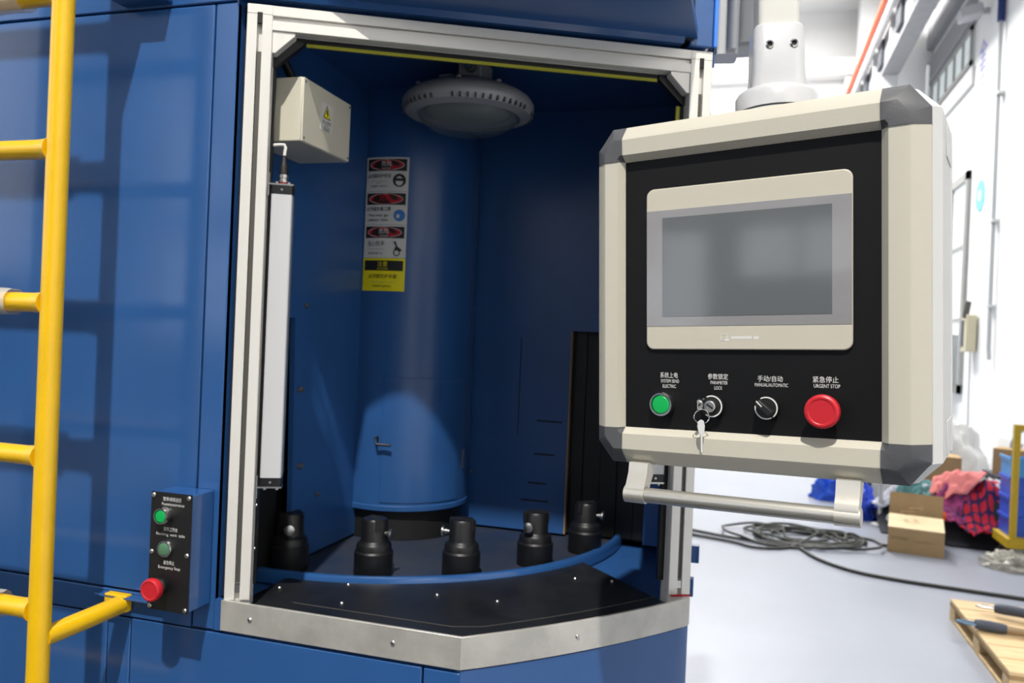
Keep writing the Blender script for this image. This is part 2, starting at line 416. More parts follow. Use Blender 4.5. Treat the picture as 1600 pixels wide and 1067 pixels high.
for k in range(4):
    mp('curtain_strip', 'rubber', XW-.03-.004*(k % 2), XW-.026-.004*(k % 2), 1.34+k*.048, 1.386+k*.048, .985, OPZ+.02)
mp('chamber_shade', 'black_in', -.48, -.2, YW+.06, YW+.07, .97, 1.6)  # black sheets stand in for the darkness inside the chamber
mp('chamber_shade', 'black_in', XW-.07, XW-.06, 1.31, 1.6, .97, 1.6)
# panel bolts and slots
IM = MW[mach.name].inverted()
for y, z in ((1.562, 1.366), (1.57, 1.551), (1.573, 1.196), (1.648, 1.119)):
    obj('panel_bolt', bolt_mb(.006, .006), 'dark_steel', mach, M=IM @ T3(XW, y, z) @ RY(PI/2))
for y, z in ((1.552, 1.366), (1.563, 1.196)):
    obj('panel_bolt', bolt_mb(.006, .006), 'dark_steel', mach, M=IM @ T3(XW, y, z) @ RY(PI/2))
for x, z in ((-.724, 1.574), (-.716, 1.127)):
    obj('panel_bolt', bolt_mb(.006, .006), 'steel', mach, M=IM @ T3(x, YW, z) @ RX(PI/2))
for x, z, l in ((-.497, 1.28, .07), (-.508, 1.191, .055), (-.525, 1.113, .05), (-.53, 1.066, .075)):
    mp('wall_slot', 'black_in', x-l/2, x+l/2, YW-.0008, YW+.003, z-.0022, z+.0022)
mp('wall_seam', 'gap', -.585, -.583, YW-.0006, YW+.003, 1.24, 1.5)
# central column
cc = (-.885, 2.0); cr_ = .18
obj('column', MB().lathe([(.001, 1.052), (cr_-.004, 1.052), (cr_+.002, 1.055), (cr_+.002, 1.066), (cr_, 1.068), (cr_, ZC), (.001, ZC)], 96, T3(cc[0], cc[1], 0), cap=False), 'blue_in', mach, world=True)
obj('column_gap_shade', MB().lathe([(.001, ZT+.009), (cr_-.015, ZT+.009), (cr_-.015, 1.052), (.001, 1.052)], 48, T3(cc[0], cc[1], 0), cap=False), 'black_in', mach, world=True)  # black filler stands in for the shaded gap under the column
def cyl_patch(a0, a1, z0, z1, r, th, n=18):
    mb = MB(); rs_ = []
    for k in range(n+1):
        a = a0+(a1-a0)*k/n; c, s_ = math.cos(a), math.sin(a)
        rs_.append([(cc[0]+q*c, cc[1]+q*s_, z) for q, z in ((r, z0), (r+th, z0), (r+th, z1), (r, z1))])
    return mb.loft(rs_)
a_l = math.radians(-90+7); a_r = math.radians(-90+76)
obj('access_door', cyl_patch(a_l, a_r, 1.075, 1.388, cr_-.001, .0028), 'blue_in', mach, world=True, bev=.0008)
hnd = obj('access_door_handle', MB().tube([(cc[0]+.012, cc[1]-cr_-.002, 1.238), (cc[0]+.012, cc[1]-cr_-.014, 1.236), (cc[0]+.016, cc[1]-cr_-.016, 1.222), (cc[0]+.052, cc[1]-cr_-.012, 1.221)], .0035, 8), 'fixture', mach, world=True)
obj('column_side_strip', cyl_patch(math.radians(-6), math.radians(-2), 1.15, 1.2, cr_-.001, .003, 3), 'steel', mach, world=True)

# canopy above the opening: folded sheet following the frame line
cn = MB()
prof = [(.030, 2.094), (-.006, 2.094), (-.012, 2.105), (-.006, 2.135), (-.004, 2.16), (-.010, 2.19), (-.010, 2.5), (.03, 2.5)]
M_ = MF
cn.loft([[M_ @ Vector((x, y, z)) for y, z in prof] for x in (-.02, CL-.064)])
obj('canopy', cn, 'blue', mach, world=True, smooth=25)
obj('canopy_post', MB().box(CL-.052, CL-.004, -.008, .05, 2.09, 2.6, MF), 'blue', mach, world=True, bev=.003)
obj('canopy_gap_shade', MB().box(CL-.0665, CL-.045, -.0085, .03, 2.10, 2.6, MF), 'black_in', mach, world=True)  # black block painting the gap's shade over the canopy's blue end face
obj('canopy_side_skin', MB().box(CL+.0008, CL+.003, -.002, .03, 2.055, 2.6, MF), 'blue', mach, world=True)
obj('protective_film', MB().box(CL-.004, CL+.004, -.011, .0, 2.092, 2.6, MF), 'film_blue', mach, world=True, bev=.001)
obj('canopy_top', MB().prism([tuple((MF @ Vector(p))[:2]) for p in ((-.02, -.01, 0), (CL, -.01, 0), (CL, .3, 0), (-.02, .3, 0))], 2.5, 2.52), 'blue', mach, world=True)
# small latch blocks on the right flank
for x, y, z in ((-.083, 1.72, 1.063), (-.089, 1.66, 1.010)):
    obj('side_latch', MB().box(x-.02, x+.004, y, y+.02, z-.02, z+.016), 'blue', mach, world=True, bev=.001)

# turntable
tt = thing('turntable', 'round dark turntable with blue rim inside the loading bay', 'turntable', T3(tc0[0], tc0[1], ZT))
obj('table_disc', MB().lathe([(.001, -.006), (TR-.012, -.006), (TR-.012, .006), (TR-.02, .008), (.001, .008)], 128, cap=False), 'table_top', tt)
rim = []
obj('rim', MB().lathe([(TR-.012, -.004), (TR-.012, .018), (TR-.008, .024), (TR+.002, .024), (TR+.006, .018), (TR+.006, -.004)], 128, cap=False), 'blue', tt)
# spindle fixtures on the table
fx_defs = [(-98+0, 'knob facing the opening, beside the left light curtain', 'f'), (0, '', 'r'), (0, '', 'l'), (0, '', 'f'), (0, '', 'r')]
fpos = [(-.936, 1.536), (-.752, 1.57), (-.580, 1.648), (-.452, 1.795), (-.366, 1.955)]
flab = ['black stepped spindle fixture with round silver knob, at the foot of the left inner wall',
        'black stepped spindle fixture with silver knob pointing right, in front of the column foot',
        'black stepped spindle fixture with small silver screw pointing left, near the column foot',
        'black stepped spindle fixture with round silver knob facing out, before the rear wall panel',
        'black stepped spindle fixture beside the dark rear opening, brass-bright knob pointing right']
kang = [-62, -8, 188, -100, -4]
fprof = [(.001, 0), (.0405, 0), (.0415, .003), (.0415, .050), (.038, .054), (.037, .066), (.034, .070), (.030, .073), (.0285, .076), (.0285, .116), (.025, .121), (.001, .121)]
kprof = [(.001, 0), (.0045, 0), (.0045, .010), (.0065, .010), (.0065, .0135), (.0045, .0145), (.0045, .017), (.0115, .017), (.0115, .0205), (.010, .0215), (.001, .0215)]
f0 = None
for i, (x, y) in enumerate(fpos):
    t = thing('spindle_fixture', flab[i], 'fixture', T3(x, y, ZT+.0085), 'spindle fixtures on the turntable')
    if i == 0:
        fb = obj('body', MB().lathe(fprof, 40, cap=False), 'fixture', t); fk = obj('knob', MB().lathe(kprof, 20, cap=False), 'steel', t)
        fc = obj('cap', MB().prism([(-.006, -.03), (.006, -.03), (.006, .03), (-.006, .03)], .098, .1212), 'black_in', t)
    else:
        b2 = copy_obj(fb, t, Matrix()); fk2 = copy_obj(fk, t, Matrix()); copy_obj(fc, t, RZ(i*.7))
    kk = fk if i == 0 else fk2
    a = math.radians(kang[i]); kk.matrix_local = T3(math.cos(a)*.024, math.sin(a)*.024, .092) @ RZ(a) @ RY(PI/2)

# ------------------------------------------------------------------ aluminium frame of the opening
fr = thing('door_frame', 'silver aluminium profile frame around the loading opening', 'frame', MF)
S, SL, SD = .045, .0095, .011
def slot_profile():
    h = S/2; s = SL/2; q = []
    for k in range(4):
        c, sn = math.cos(k*PI/2), math.sin(k*PI/2)
        for x, y in ((-h+.001, -h), (-s, -h), (-s, -h+SD), (s, -h+SD), (s, -h), (h-.001, -h), (h, -h+.001)):
            q.append((x*c-y*sn, x*sn+y*c))
    return q
sp = slot_profile()
ZB, ZTOP = 1.0012, 2.085
def profile_bar(name, L, M): return obj(name, MB().prism(sp, 0, L), 'alu', fr, M=M, smooth=20)
px0, px1 = S/2, CL-S/2
for px in (px0, px1):
    obj('post_foot', MB().box(-S/2, S/2, -S/2+.004, S/2, .963, ZB), 'alu', fr, M=T3(px, S/2, 0))
    if px > .5: obj('red_shim', MB().box(-S/2+.006, S/2+.0005, -S/2-.0006, S/2, ZB-.0045, ZB-.0005), 'red_print', fr, M=T3(px, S/2, 0))
    p = profile_bar('post', ZTOP-.018-ZB, T3(px, S/2, ZB))
    obj('slot_cover', MB().box(-SL/2+.001, SL/2-.001, -S/2+.006, -S/2+.011, .03, 1.0), 'alu_slot', p)
    obj('slot_nut', MB().box(-.004, .004, -S/2+.002, -S/2+.008, .012, .027), 'steel', p)
    ec = obj('end_cap', MB().box(-S/2, S/2, -S/2, S/2, ZTOP-.0175, ZTOP), 'alu', fr, M=T3(px, S/2, 0), bev=.001)
    obj('slot_mouth', MB().box(-.0045, .0045, -S/2-.0006, -S/2+.004, ZTOP-.034, ZTOP-.0145), 'black_in', ec)
bm_ = profile_bar('beam', CL-2*S, T3(S, S/2, ZTOP-S/2) @ RY(PI/2))
obj('slot_cover', MB().box(-SL/2+.001, SL/2-.001, -S/2+.007, -S/2+.011, 0, CL-2*S), 'alu', bm_)
for sgn, px in ((1, S), (-1, CL-S)):
    g = MB(); q = .040; zt = ZTOP-S
    tri = [(0, 0), (sgn*q, 0), (sgn*q, -.006), (sgn*.006, -q), (0, -q)]
    g.loft([[(px+x, y, zt+z) for x, z in tri] for y in (.003, .040)])
    gu = obj('gusset', g, 'alu', fr, bev=.001)
    obj('gusset_seal', MB().loft([[(px+x, y, zt+z) for x, z in ((sgn*(q+.016), -.001), (sgn*(q+.016), -.010), (sgn*.004, -q-.018), (0, -q-.018), (0, -q-.002), (sgn*q, -.001))] for y in (.026, .043)]), 'fixture', gu)
obj('edge_seal', MB().box(S+.058, CL-S-.058, .030, .044, ZTOP-S-.008, ZTOP-S-.0005), 'fixture', fr)
obj('yellow_edge_strip', MB().box(S+.058, CL-S-.058, .031, .036, ZTOP-S-.014, ZTOP-S-.007), 'strip_yellow', fr, label='yellow strip under the top beam')
obj('edge_seal', MB().box(CL-S-.012, CL-S-.0005, .030, .044, ZB+.02, ZTOP-S-.06), 'fixture', fr)
obj('yellow_edge_strip', MB().box(CL-S-.016, CL-S-.009, .029, .034, ZB+.85, ZTOP-S-.06), 'strip_yellow', fr)
obj('edge_seal', MB().box(S+.0005, S+.005, .030, .044, ZB+.02, ZTOP-S-.06), 'fixture', fr)
for z in (1.17, 1.09): obj('slot_screw', MB().lathe([(.001, 0), (.004, 0), (.004, .003), (.001, .003)], 10, cap=False), 'steel', fr, M=T3(S+.0005, .02, z) @ RY(PI/2))

# ------------------------------------------------------------------ light curtains
def light_curtain(loc, yaw, z0, z1, lab):
    t = thing('light_curtain', lab, 'light curtain', T3(loc[0], loc[1], z0) @ RZ(yaw), 'safety light curtains'); L = z1-z0; wd = .019
    obj('housing', MB().prism(rrect(2*wd, .036, .004), .016, L-.016), 'white_paint', t)
    for za, zb in ((0, .016), (L-.016, L)):
        obj('end_cap', MB().prism(rrect(2*wd+.001, .037, .004), za, zb), 'fixture', t)
    obj('side_window', bx(wd-.0005, wd+.0015, -.012, .012, .02, L-.02), 'lamp_glass', t)
    for zz, dz in ((-.004, -1), (L+.001, 1)):
        obj('mount_bracket', MB().box(-.0255, .02, -.014, .014, zz, zz+.003).box(-.0255, -.0235, -.012, .014, zz-.02, zz+.023), 'steel', t)
        for sx in (-.011, .011):
            obj('bracket_screw', MB().lathe([(.001, 0), (.003, 0), (.003, .004), (.001, .005)], 10, cap=False), 'steel', t, M=T3(sx, -.006, zz+.003 if dz > 0 else zz-.004))
        obj('cap_screw', MB().lathe([(.001, 0), (.0022, 0), (.0022, .0015), (.001, .0015)], 10, cap=False), 'steel', t, M=T3(0, -.0185, .008 if dz < 0 else L-.008) @ RX(PI/2))
    obj('connector_nut', MB().lathe([(.001, 0), (.009, 0), (.009, .004), (.0078, .005), (.0078, .0075), (.009, .0085), (.009, .014), (.001, .014)], 20, T3(0, 0, L+.008), cap=False), 'steel', t)
    obj('connector_ring', MB().lathe([(.001, 0), (.007, 0), (.007, .005), (.001, .005)], 16, T3(0, 0, L+.003), cap=False), 'red_print', t)
    obj('connector_boot', MB().lathe([(.001, 0), (.0082, 0), (.0078, .018), (.0055, .024), (.004, .036), (.001, .036)], 18, T3(0, 0, L+.022), cap=False), 'rubber', t)
    obj('cable', MB().tube([(0, 0, L+.056), (.0005, 0, L+.066), (.0015, 0, L+.073), (-.001, 0, L+.078), (-.008, .002, L+.0785), (-.03, .006, L+.076)], .0032, 8), 'alu', t)
    return t
_p = MF @ Vector((.0715, .030, 0)); light_curtain((_p.x, _p.y), CA, 1.206, 1.762, 'white light curtain bar with connector hung beside the left aluminium post')
_p = MF @ Vector((CL-.0765, .034, 0)); light_curtain((_p.x, _p.y), CA, 1.222, 1.762, 'white light curtain bar standing behind the right aluminium post')

# ------------------------------------------------------------------ junction box inside
jb = thing('junction_box', 'beige steel junction box with a yellow warning label on the inner wall', 'junction box', T3(XW+.0015, 1.4225, 1.9135))
jx = -.82-(XW+.0015)
obj('box_body', bx(0, jx-.003, -.0935, .0935, -.0605, .0605), 'beige_box', jb, bev=.002)
obj('lid', bx(jx-.0028, jx, -.0925, .0925, -.06, .06), 'beige_box', jb, bev=.0015)
for sy in (-.086, .086):
    for sz in (-.053, .053): obj('lid_screw', MB().lathe([(.001, 0), (.0022, 0), (.0022, .001), (.001, .001)], 10, cap=False), 'dark_steel', jb, M=T3(jx, sy, sz) @ RY(PI/2))
st = obj('warning_label', bx(jx, jx+.0004, -.029, .018, -.022, .034), 'sticker_white', jb)
def RIGHTF(x, y, z): return T3(x, y, z) @ RZ(PI/2) @ RX(PI/2)
tri = MB().prism([(-.014, -.011), (.014, -.011), (0, .015)], 0, .0003); obj('warning_triangle', tri, 'black_print', st, M=RIGHTF(jx+.0005, -.005, .015))
tri = MB().prism([(-.0115, -.0095), (.0115, -.0095), (0, .0118)], 0, .0003); obj('warning_triangle', tri, 'sticker_yellow', st, M=RIGHTF(jx+.0009, -.005, .015))
obj('lightning_mark', MB().prism([(-.001, .007), (-.004, -.001), (0, -.001), (-.001, -.008), (.004, .001), (.0005, .001), (.003, .007)], 0, .0003), 'black_print', st, M=RIGHTF(jx+.0013, -.005, .0145))
text('lettering', '当心触电', .0085, 'black_print', st, RIGHTF(jx+.0006, -.005, -.004))
text('lettering', 'Danger!\nelectric shock', .0045, 'black_print', st, RIGHTF(jx+.0006, -.005, -.0115))
text('lettering', '请勿靠近', .006, 'black_print', st, RIGHTF(jx+.0006, -.005, -.0185))
cond = obj('conduit', MB().tube([(.045, -.02, .0605), (.045, -.01, .08), (.04, -.04, .11), (.03, -.09, .14), (.02, -.13, .175)], .009, 12), 'rubber', jb)

# ------------------------------------------------------------------ bay lamp
lp = thing('bay_lamp', 'grey round dome lamp with finned rim hung under the bay ceiling', 'lamp', T3(-.626, 1.70, 2.014))
LR = .148
obj('rim_body', MB().lathe([(.10, .034), (.125, .028), (LR-.008, .018), (LR, .006), (LR, -.006), (LR-.008, -.018), (LR-.03, -.024), (LR-.032, -.018), (.10, -.014), (.10, .034)], 72, cap=False), 'lamp_grey', lp)
obj('heat_sink', MB().lathe([(.001, .045), (.085, .045), (.108, .034), (.108, .02), (.001, .02)], 48, cap=False), 'lamp_grey', lp)
fin = None
for k in range(56):
    if k % 14 in (0, 13): continue
    a = 2*PI*k/56
    if fin is None:
        fin = obj('fin', MB().prism([(LR-.022, -.0022), (LR-.001, -.0022), (LR-.001, .0022), (LR-.022, .0022)], -.0175, -.0085), 'dark_steel', lp, M=RZ(a) @ RY(.0))
    else: copy_obj(fin, lp, RZ(a))
obj('glass_dome', MB().lathe([(LR-.033, -.018), (LR-.036, -.024), (.106, -.036), (.088, -.047), (.066, -.055), (.04, -.060), (.001, -.062)], 64, cap=False), 'lamp_glass', lp)
obj('led_plate', MB().lathe([(.001, -.013), (.095, -.013), (.095, -.010), (.001, -.010)], 40, cap=False), 'lamp_led', lp)
obj('wiring_box', bx(-.055, -.02, -.05, .03, .040, .062), 'lamp_grey', lp, bev=.003)
obj('gear_box', bx(-.006, .048, -.06, .02, .036, .090), 'lamp_grey', lp, bev=.003)
gl = obj('cable_gland', MB().lathe([(.001, 0), (.012, 0), (.012, .014), (.009, .017), (.009, .024), (.001, .024)], 20, T3(.026, -.060, .068) @ RX(PI/2), cap=False), 'dark_steel', lp)
obj('gland_ring', MB().lathe([(.005, 0), (.0085, 0), (.0085, .002), (.005, .002), (.005, 0)], 20, T3(.026, -.0845, .068) @ RX(PI/2), cap=False), 'chrome', gl)
for a in (-.7, -2.3, -1.4): obj('rim_bolt', bolt_mb(.006, .006), 'lamp_grey', lp, M=T3(.125*math.cos(a), .125*math.sin(a), .027))

# ------------------------------------------------------------------ warning stickers on the column
def ang_at(x): return math.asin(max(-1, min(1, (x-cc[0])/cr_)))-PI/2
def sticker(z0, z1, lab, style):
    a0, a1 = ang_at(-.936), ang_at(-.8235); r = cr_+.0006
    t = thing('warning_sticker', lab, 'sticker', T3(cc[0], cc[1]-cr_, z0), 'warning stickers on the blue column'); I = MW[t.name].inverted()
    base = 'sticker_yellow' if style == 4 else 'sticker_white'
    def patch(n, m, u0, u1, v0, v1, th):
        o = cyl_patch(a0+(a1-a0)*u0, a0+(a1-a0)*u1, z0+(z1-z0)*v0, z0+(z1-z0)*v1, r, th, 10); return obj(n, o, m, t, world=True)
    patch('sheet', base, 0, 1, 0, 1, .0005)
    hy0, hy1 = (.60, .95) if style != 4 else (.62, .93)
    patch('header_band', 'black_print', .045, .955, hy0, hy1, .0008)
    def place(u, v, d=.0012):
        a = a0+(a1-a0)*u; return T3(cc[0]+(r+d)*math.cos(a), cc[1]+(r+d)*math.sin(a), z0+(z1-z0)*v) @ RZ(a+PI/2) @ FRONT
    def curved(name, mb, m):            # bend a flat mesh given in sticker units (metres across, metres up) round the column
        mid = (a0+a1)/2
        mb.v = [(cc[0]+(r+.0008+v[2])*math.cos(mid+v[0]/r), cc[1]+(r+.0008+v[2])*math.sin(mid+v[0]/r), z0+v[1]) for v in mb.v]
        return obj(name, mb, m, t, world=True)
    W_ = (a1-a0)*r; Hh = z1-z0
    def disc(cx, cy, rx, ry, d0, d1, n=28): return MB().prism([(cx+rx*math.cos(2*PI*k/n), cy+ry*math.sin(2*PI*k/n)) for k in range(n)], d0, d1)
    if style != 4:
        cy = Hh*(hy0+hy1)/2; ry = Hh*(hy1-hy0)*.46
        curved('oval', disc(0, cy, W_*.40, ry, 0, .0004), 'sticker_white'); curved('oval', disc(0, cy, W_*.385, ry*.9, 0, .0007), 'red_print')
    def btext(s, size, m, u, v, sx=1.0):
        o = text('lettering', s, size, m, t, Matrix(), sx=sx)
        mid = (a0+a1)/2; I2 = I
        for vv in o.data.vertices:
            x, y = vv.co.x+(u-.5)*W_, vv.co.y+v*Hh
            vv.co = I2 @ Vector((cc[0]+(r+.0019)*math.cos(mid+x/r), cc[1]+(r+.0019)*math.sin(mid+x/r), z0+y))
        return o
    if style == 1:
        btext('危险', .014, 'white_print', .5, .80); btext('DANGER', .006, 'white_print', .5, .67)
        btext('必须戴防护眼镜', .0115, 'black_print', .34, .44, .80); btext('Must wear protective\nglasses', .0052, 'grey_print', .34, .27)
        btext('按章操作 注意安全', .0055, 'black_print', .34, .14)
        curved('face_icon', disc(W_*.30, Hh*.32, .0165, .0165, 0, .0006), 'black_print'); curved('face_icon', disc(W_*.30, Hh*.30, .0095, .0115, 0, .0010), 'sticker_white')
        curved('goggles_icon', MB().prism([(W_*.30-.010, Hh*.30), (W_*.30+.010, Hh*.30), (W_*.30+.010, Hh*.38), (W_*.30-.010, Hh*.38)], .0, .0013), 'black_print')
    elif style == 2:
        btext('危险', .016, 'red_print', .5, .78)
        btext('必须戴防毒口罩', .0115, 'black_print', .35, .46, .84); btext('Must wear gas', .0095, 'black_print', .35, .28); btext('defence  mask', .0095, 'black_print', .35, .14)
        curved('mask_icon', disc(W_*.33, Hh*.28, .0145, .0145, 0, .0006), 'blue_print'); curved('mask_icon', disc(W_*.30, Hh*.26, .004, .005, 0, .0010), 'sticker_white')
    elif style == 3:
        btext('危险', .014, 'white_print', .5, .80); btext('DANGER', .006, 'white_print', .5, .67)
        btext('当心伤手', .0145, 'black_print', .32, .42, .85); btext('Warning injure hand', .0055, 'grey_print', .32, .27); btext('操作时请小心', .007, 'black_print', .32, .13)
        curved('hand_icon', MB().prism([(W_*.22, Hh*.50), (W_*.28, Hh*.50), (W_*.31, Hh*.36), (W_*.42, Hh*.24), (W_*.38, Hh*.20), (W_*.30, Hh*.26), (W_*.24, Hh*.22), (W_*.28, Hh*.36)], 0, .0006), 'black_print')
        ring = MB()
        for k in range(20):
            a, c2 = 2*PI*k/20, 2*PI*(k+1)/20; q = lambda rr, aa: (W_*.30+rr*math.cos(aa), Hh*.16+rr*math.sin(aa))
            ring.prism([q(.006, a), q(.0085, a), q(.0085, c2), q(.006, c2)], 0, .0006)
        curved('roller_icon', ring, 'black_print')
    else:
        btext('注意', .014, 'sticker_yellow', .5, .81); btext('CAUTION', .0065, 'sticker_yellow', .5, .68)
        btext('必须戴防护手套', .0115, 'black_print', .5, .44, .95); btext('Must wear protective gloves', .0052, 'grey_print', .5, .27); btext('按章操作 注意安全', .006, 'black_print', .5, .14)
zs = [1.602, 1.684, 1.767, 1.850, 1.935]
sticker(zs[3]+.0004, zs[4], 'white sticker with red danger oval and goggled face symbol, top of the column row', 1)
sticker(zs[2]+.0004, zs[3]-.0004, 'white sticker with dark red oval and blue round mask symbol', 2)
sticker(zs[1]+.0004, zs[2]-.0004, 'white sticker with red danger oval and hand injury symbol', 3)
sticker(zs[0], zs[1]-.0004, 'yellow caution sticker with black header band under the white ones', 4)

# ------------------------------------------------------------------ yellow ladder
ld = thing('ladder', 'yellow tubular ladder fixed to the left side of the blue cabinet', 'ladder', T3(-1.122, 1.07, 0))
obj('stile', MB().cyl((0, 0, .02), (0, 0, 2.9), .0178, n=28), 'yellow', ld)
obj('stile', MB().cyl((-.42, 0, .02), (-.42, 0, 2.9), .0178, n=28), 'yellow', ld)
zr = 1.7835 - .2585*6
for k in range(11):
    z = zr+.2585*k
    rg = obj('rung', MB().tube([(-.41, 0, z), (-.04, 0, z), (-.022, 0, z), (-.012, 0, z)], [.0165, .0165, .0178, .021], 20), 'yellow', ld)
    if k in (3, 5, 7):
        wm = MB(); rs_ = []
        for q in range(9):
            x = -.35+.27*q/8; rs_.append([(x, (.0225+.004*noise.noise(Vector((x*40, c*.9, z))))*math.cos(2*PI*c/20), z+(.0225+.004*noise.noise(Vector((x*40+9, c*.9, z))))*math.sin(2*PI*c/20)) for c in range(20)])
        obj('film_wrap', wm.loft(rs_, cap=False), 'film', rg, M=T3(0, 0, 0), label='clear plastic film wrapped round the rung')
ar = obj('bracket_arm', MB().tube([(.004, .005, .962), (.012, .09, .966), (.014, .166, .968)], .0172, 20), 'yellow', ld)
obj('bracket_plate', bx(-.02, .03, .162, .1785, .955, .987), 'yellow', ar, bev=.002)
obj('bracket_arm', MB().tube([(.004, .005, 2.16), (.01, .10, 2.16), (.01, .128, 2.16)], .0172, 20), 'yellow', ld)

# ------------------------------------------------------------------ button station on the left
bw, bh, bd = .083, .207, .060
bs = thing('button_station', 'blue pushbutton box with black faceplate on the cabinet beside the opening', 'button box', T3(-.9625, 1.2485, 1.0955))
obj('box_body', bx(-bw/2, bw/2, -bd, 0, -bh/2, bh/2), 'blue', bs, bev=.002)
fp = obj('faceplate', bx(-bw/2-.001, bw/2+.001, -bd-.002, -bd, -bh/2-.001, bh/2+.001), 'plate_black', bs)
Yf = -bd-.0022
for sx in (-.037, .037):
    for sz in (-.0985, -.002, .0985): obj('plate_screw', bolt_mb(.0042, .0028), 'steel', fp, M=T3(sx, Yf, sz) @ RX(PI/2))
def push_button(parent, x, y, z, col, name='push_button', s=1.0, tall=.014):
    b_ = obj(name, MB().lathe([(.0105*s, 0), (.0148*s, 0), (.0148*s, tall*.75), (.0138*s, tall), (.0118*s, tall), (.0112*s, tall*.6), (.0105*s, tall*.6)], 36, cap=False), 'chrome', parent, M=T3(x, y, z) @ RX(PI/2))
    obj('button_lens', MB().lathe([(.001, .0), (.0110*s, 0), (.0110*s, tall*.85), (.0095*s, tall*.98), (.001, tall)], 32, cap=False), col, b_)
    return b_
push_button(bs, -.010, Yf, .0655, 'green_lit', tall=.016)
push_button(bs, -.008, Yf, .006, 'green_off', tall=.006)
def mushroom(parent, x, y, z, s=1.0):
    e = obj('stop_collar', MB().lathe([(.001, 0), (.015*s, 0), (.015*s, .006), (.012*s, .008), (.012*s, .016), (.001, .016)], 32, cap=False), 'rubber', parent, M=T3(x, y, z) @ RX(PI/2))
    obj('stop_button', MB().lathe([(.001, .012), (.013*s, .012), (.0185*s, .015), (.0200*s, .019), (.0200*s, .024), (.0192*s, .0272), (.0172*s, .0287), (.0150*s, .0287), (.0140*s, .0279), (.001, .0279)], 48, cap=False), 'red', e)
    return e
e = mushroom(bs, -.016, Yf, -.062, 1.0)
YT = Yf-.0006
TM = lambda x, y, z: T3(x, y, z) @ FRONT
for l_, sz_, x, z, fw_ in (('暂停/继续运行', .0080, .002, .0930, .038), ('Pause/occurrence', .0072, .004, .0845, .047), ('旋转工作台', .0080, .001, .0400, .029), ('Revolving  work  table', .0072, .001, .0310, .060), ('紧急停止', .0080, .0, -.0190, .023), ('Emergency Stop', .0072, .001, -.0275, .046)):
    text('lettering', l_, sz_, 'white_print', bs, TM(x, YT, z), fit=fw_)

# ------------------------------------------------------------------ control panel on its pendant arm
PY, PT_, PR = -.2731, .0154, -.0395
RP = T3(-.0086, 1.1068, 1.5748) @ RZ(PY) @ RX(PT_) @ RY(PR)
cp = thing('control_panel', 'beige hanging control panel with touch screen, buttons and dark grey corners', 'control panel', RP)
PW, PH, XO = .3377, .3799, .004
# frame profile (u outward from plate edge, y depth)
fprofile = [(0, .004), (0, -.001), (.0085, -.013), (.030, -.014), (.0335, -.0125), (.0515, .004), (.0515, .055)]
def bar_mesh(horizontal, sgn):
    mb = MB(); rs_ = []
    L = PW/2 if horizontal else PH/2
    for e_ in (-L, L):
        ring = []
        for u, y in fprofile + [(0, .055)]:
            if horizontal: ring.append((e_, y, sgn*(PH/2+u)))
            else: ring.append((sgn*(PW/2+u*.955)+ (.0045*u/.05 if sgn > 0 else .0045*u/.05), y, e_))
        rs_.append(ring)
    return mb.loft(rs_)
for hz in (True, False):
    for sg in (1, -1): obj('frame_bar', bar_mesh(hz, sg), 'housing', cp, smooth=25)
def corner_mesh(sx, sz):
    mb = MB(); rs_ = []; q = .0515
    xs = lambda u: sx*(PW/2+u*.955)+.0045*u/.05
    for k in range(4):
        ring = []
        for u, y in [(u, y - (.0012 if 0 < u < .05 else 0)) for u, y in fprofile] + [(0, .055)]:
            f = u/q
            if k == 0: p = (sx*(PW/2), sz*(PH/2+u))
            elif k == 1: p = (sx*(PW/2+.026*f)+.0045*f, sz*(PH/2+u))
            elif k == 2: p = (xs(u), sz*(PH/2+.022*f))
            else: p = (xs(u), sz*(PH/2))
            ring.append((p[0], y, p[1]))
        rs_.append(ring)
    return mb.loft(rs_)
for sx in (1, -1):
    for sz in (1, -1): obj('corner_piece', corner_mesh(sx, sz), 'corner_grey', cp, smooth=25)
HW, HH = .2265, .2395
def cham(hw, hh, c, xo=XO+.001): return [(xo+hw-c, hh), (xo+hw, hh-c), (xo+hw, -hh+c), (xo+hw-c, -hh), (xo-hw+c, -hh), (xo-hw, -hh+c), (xo-hw, hh-c), (xo-hw+c, hh)]
body = MB().loft([[(x, y, z) for x, z in cham(a, c, .026)] for a, c, y in ((.217, .2405, .012), (.2275, .2405, .028), (.2275, .2405, .17))])
obj('housing_body', body, 'housing_grey', cp, smooth=25)
for sz in (1, -1):
    obj('side_cap', MB().prism([(.088, .168), (.168, .168), (.168, .2135), (.088, .2135)] if sz > 0 else [(.088, -.2135), (.168, -.2135), (.168, -.168), (.088, -.168)], 0, .0012, T3(XO+.001+.2275, 0, 0) @ Matrix(((0, 0, 1, 0), (1, 0, 0, 0), (0, 1, 0, 0), (0, 0, 0, 1)))), 'housing_grey', cp, bev=.0005)
obj('back_cover', MB().loft([[(x, y, z) for x, z in cham(a, c, .026)] for a, c, y in ((.2275, .2405, .1705), (.229, .242, .173), (.229, .242, .182))]), 'housing_grey', cp, smooth=25)
pp = obj('front_plate', bx(-PW/2, PW/2, .000, .004, -PH/2, PH/2), 'panel_plate', cp)
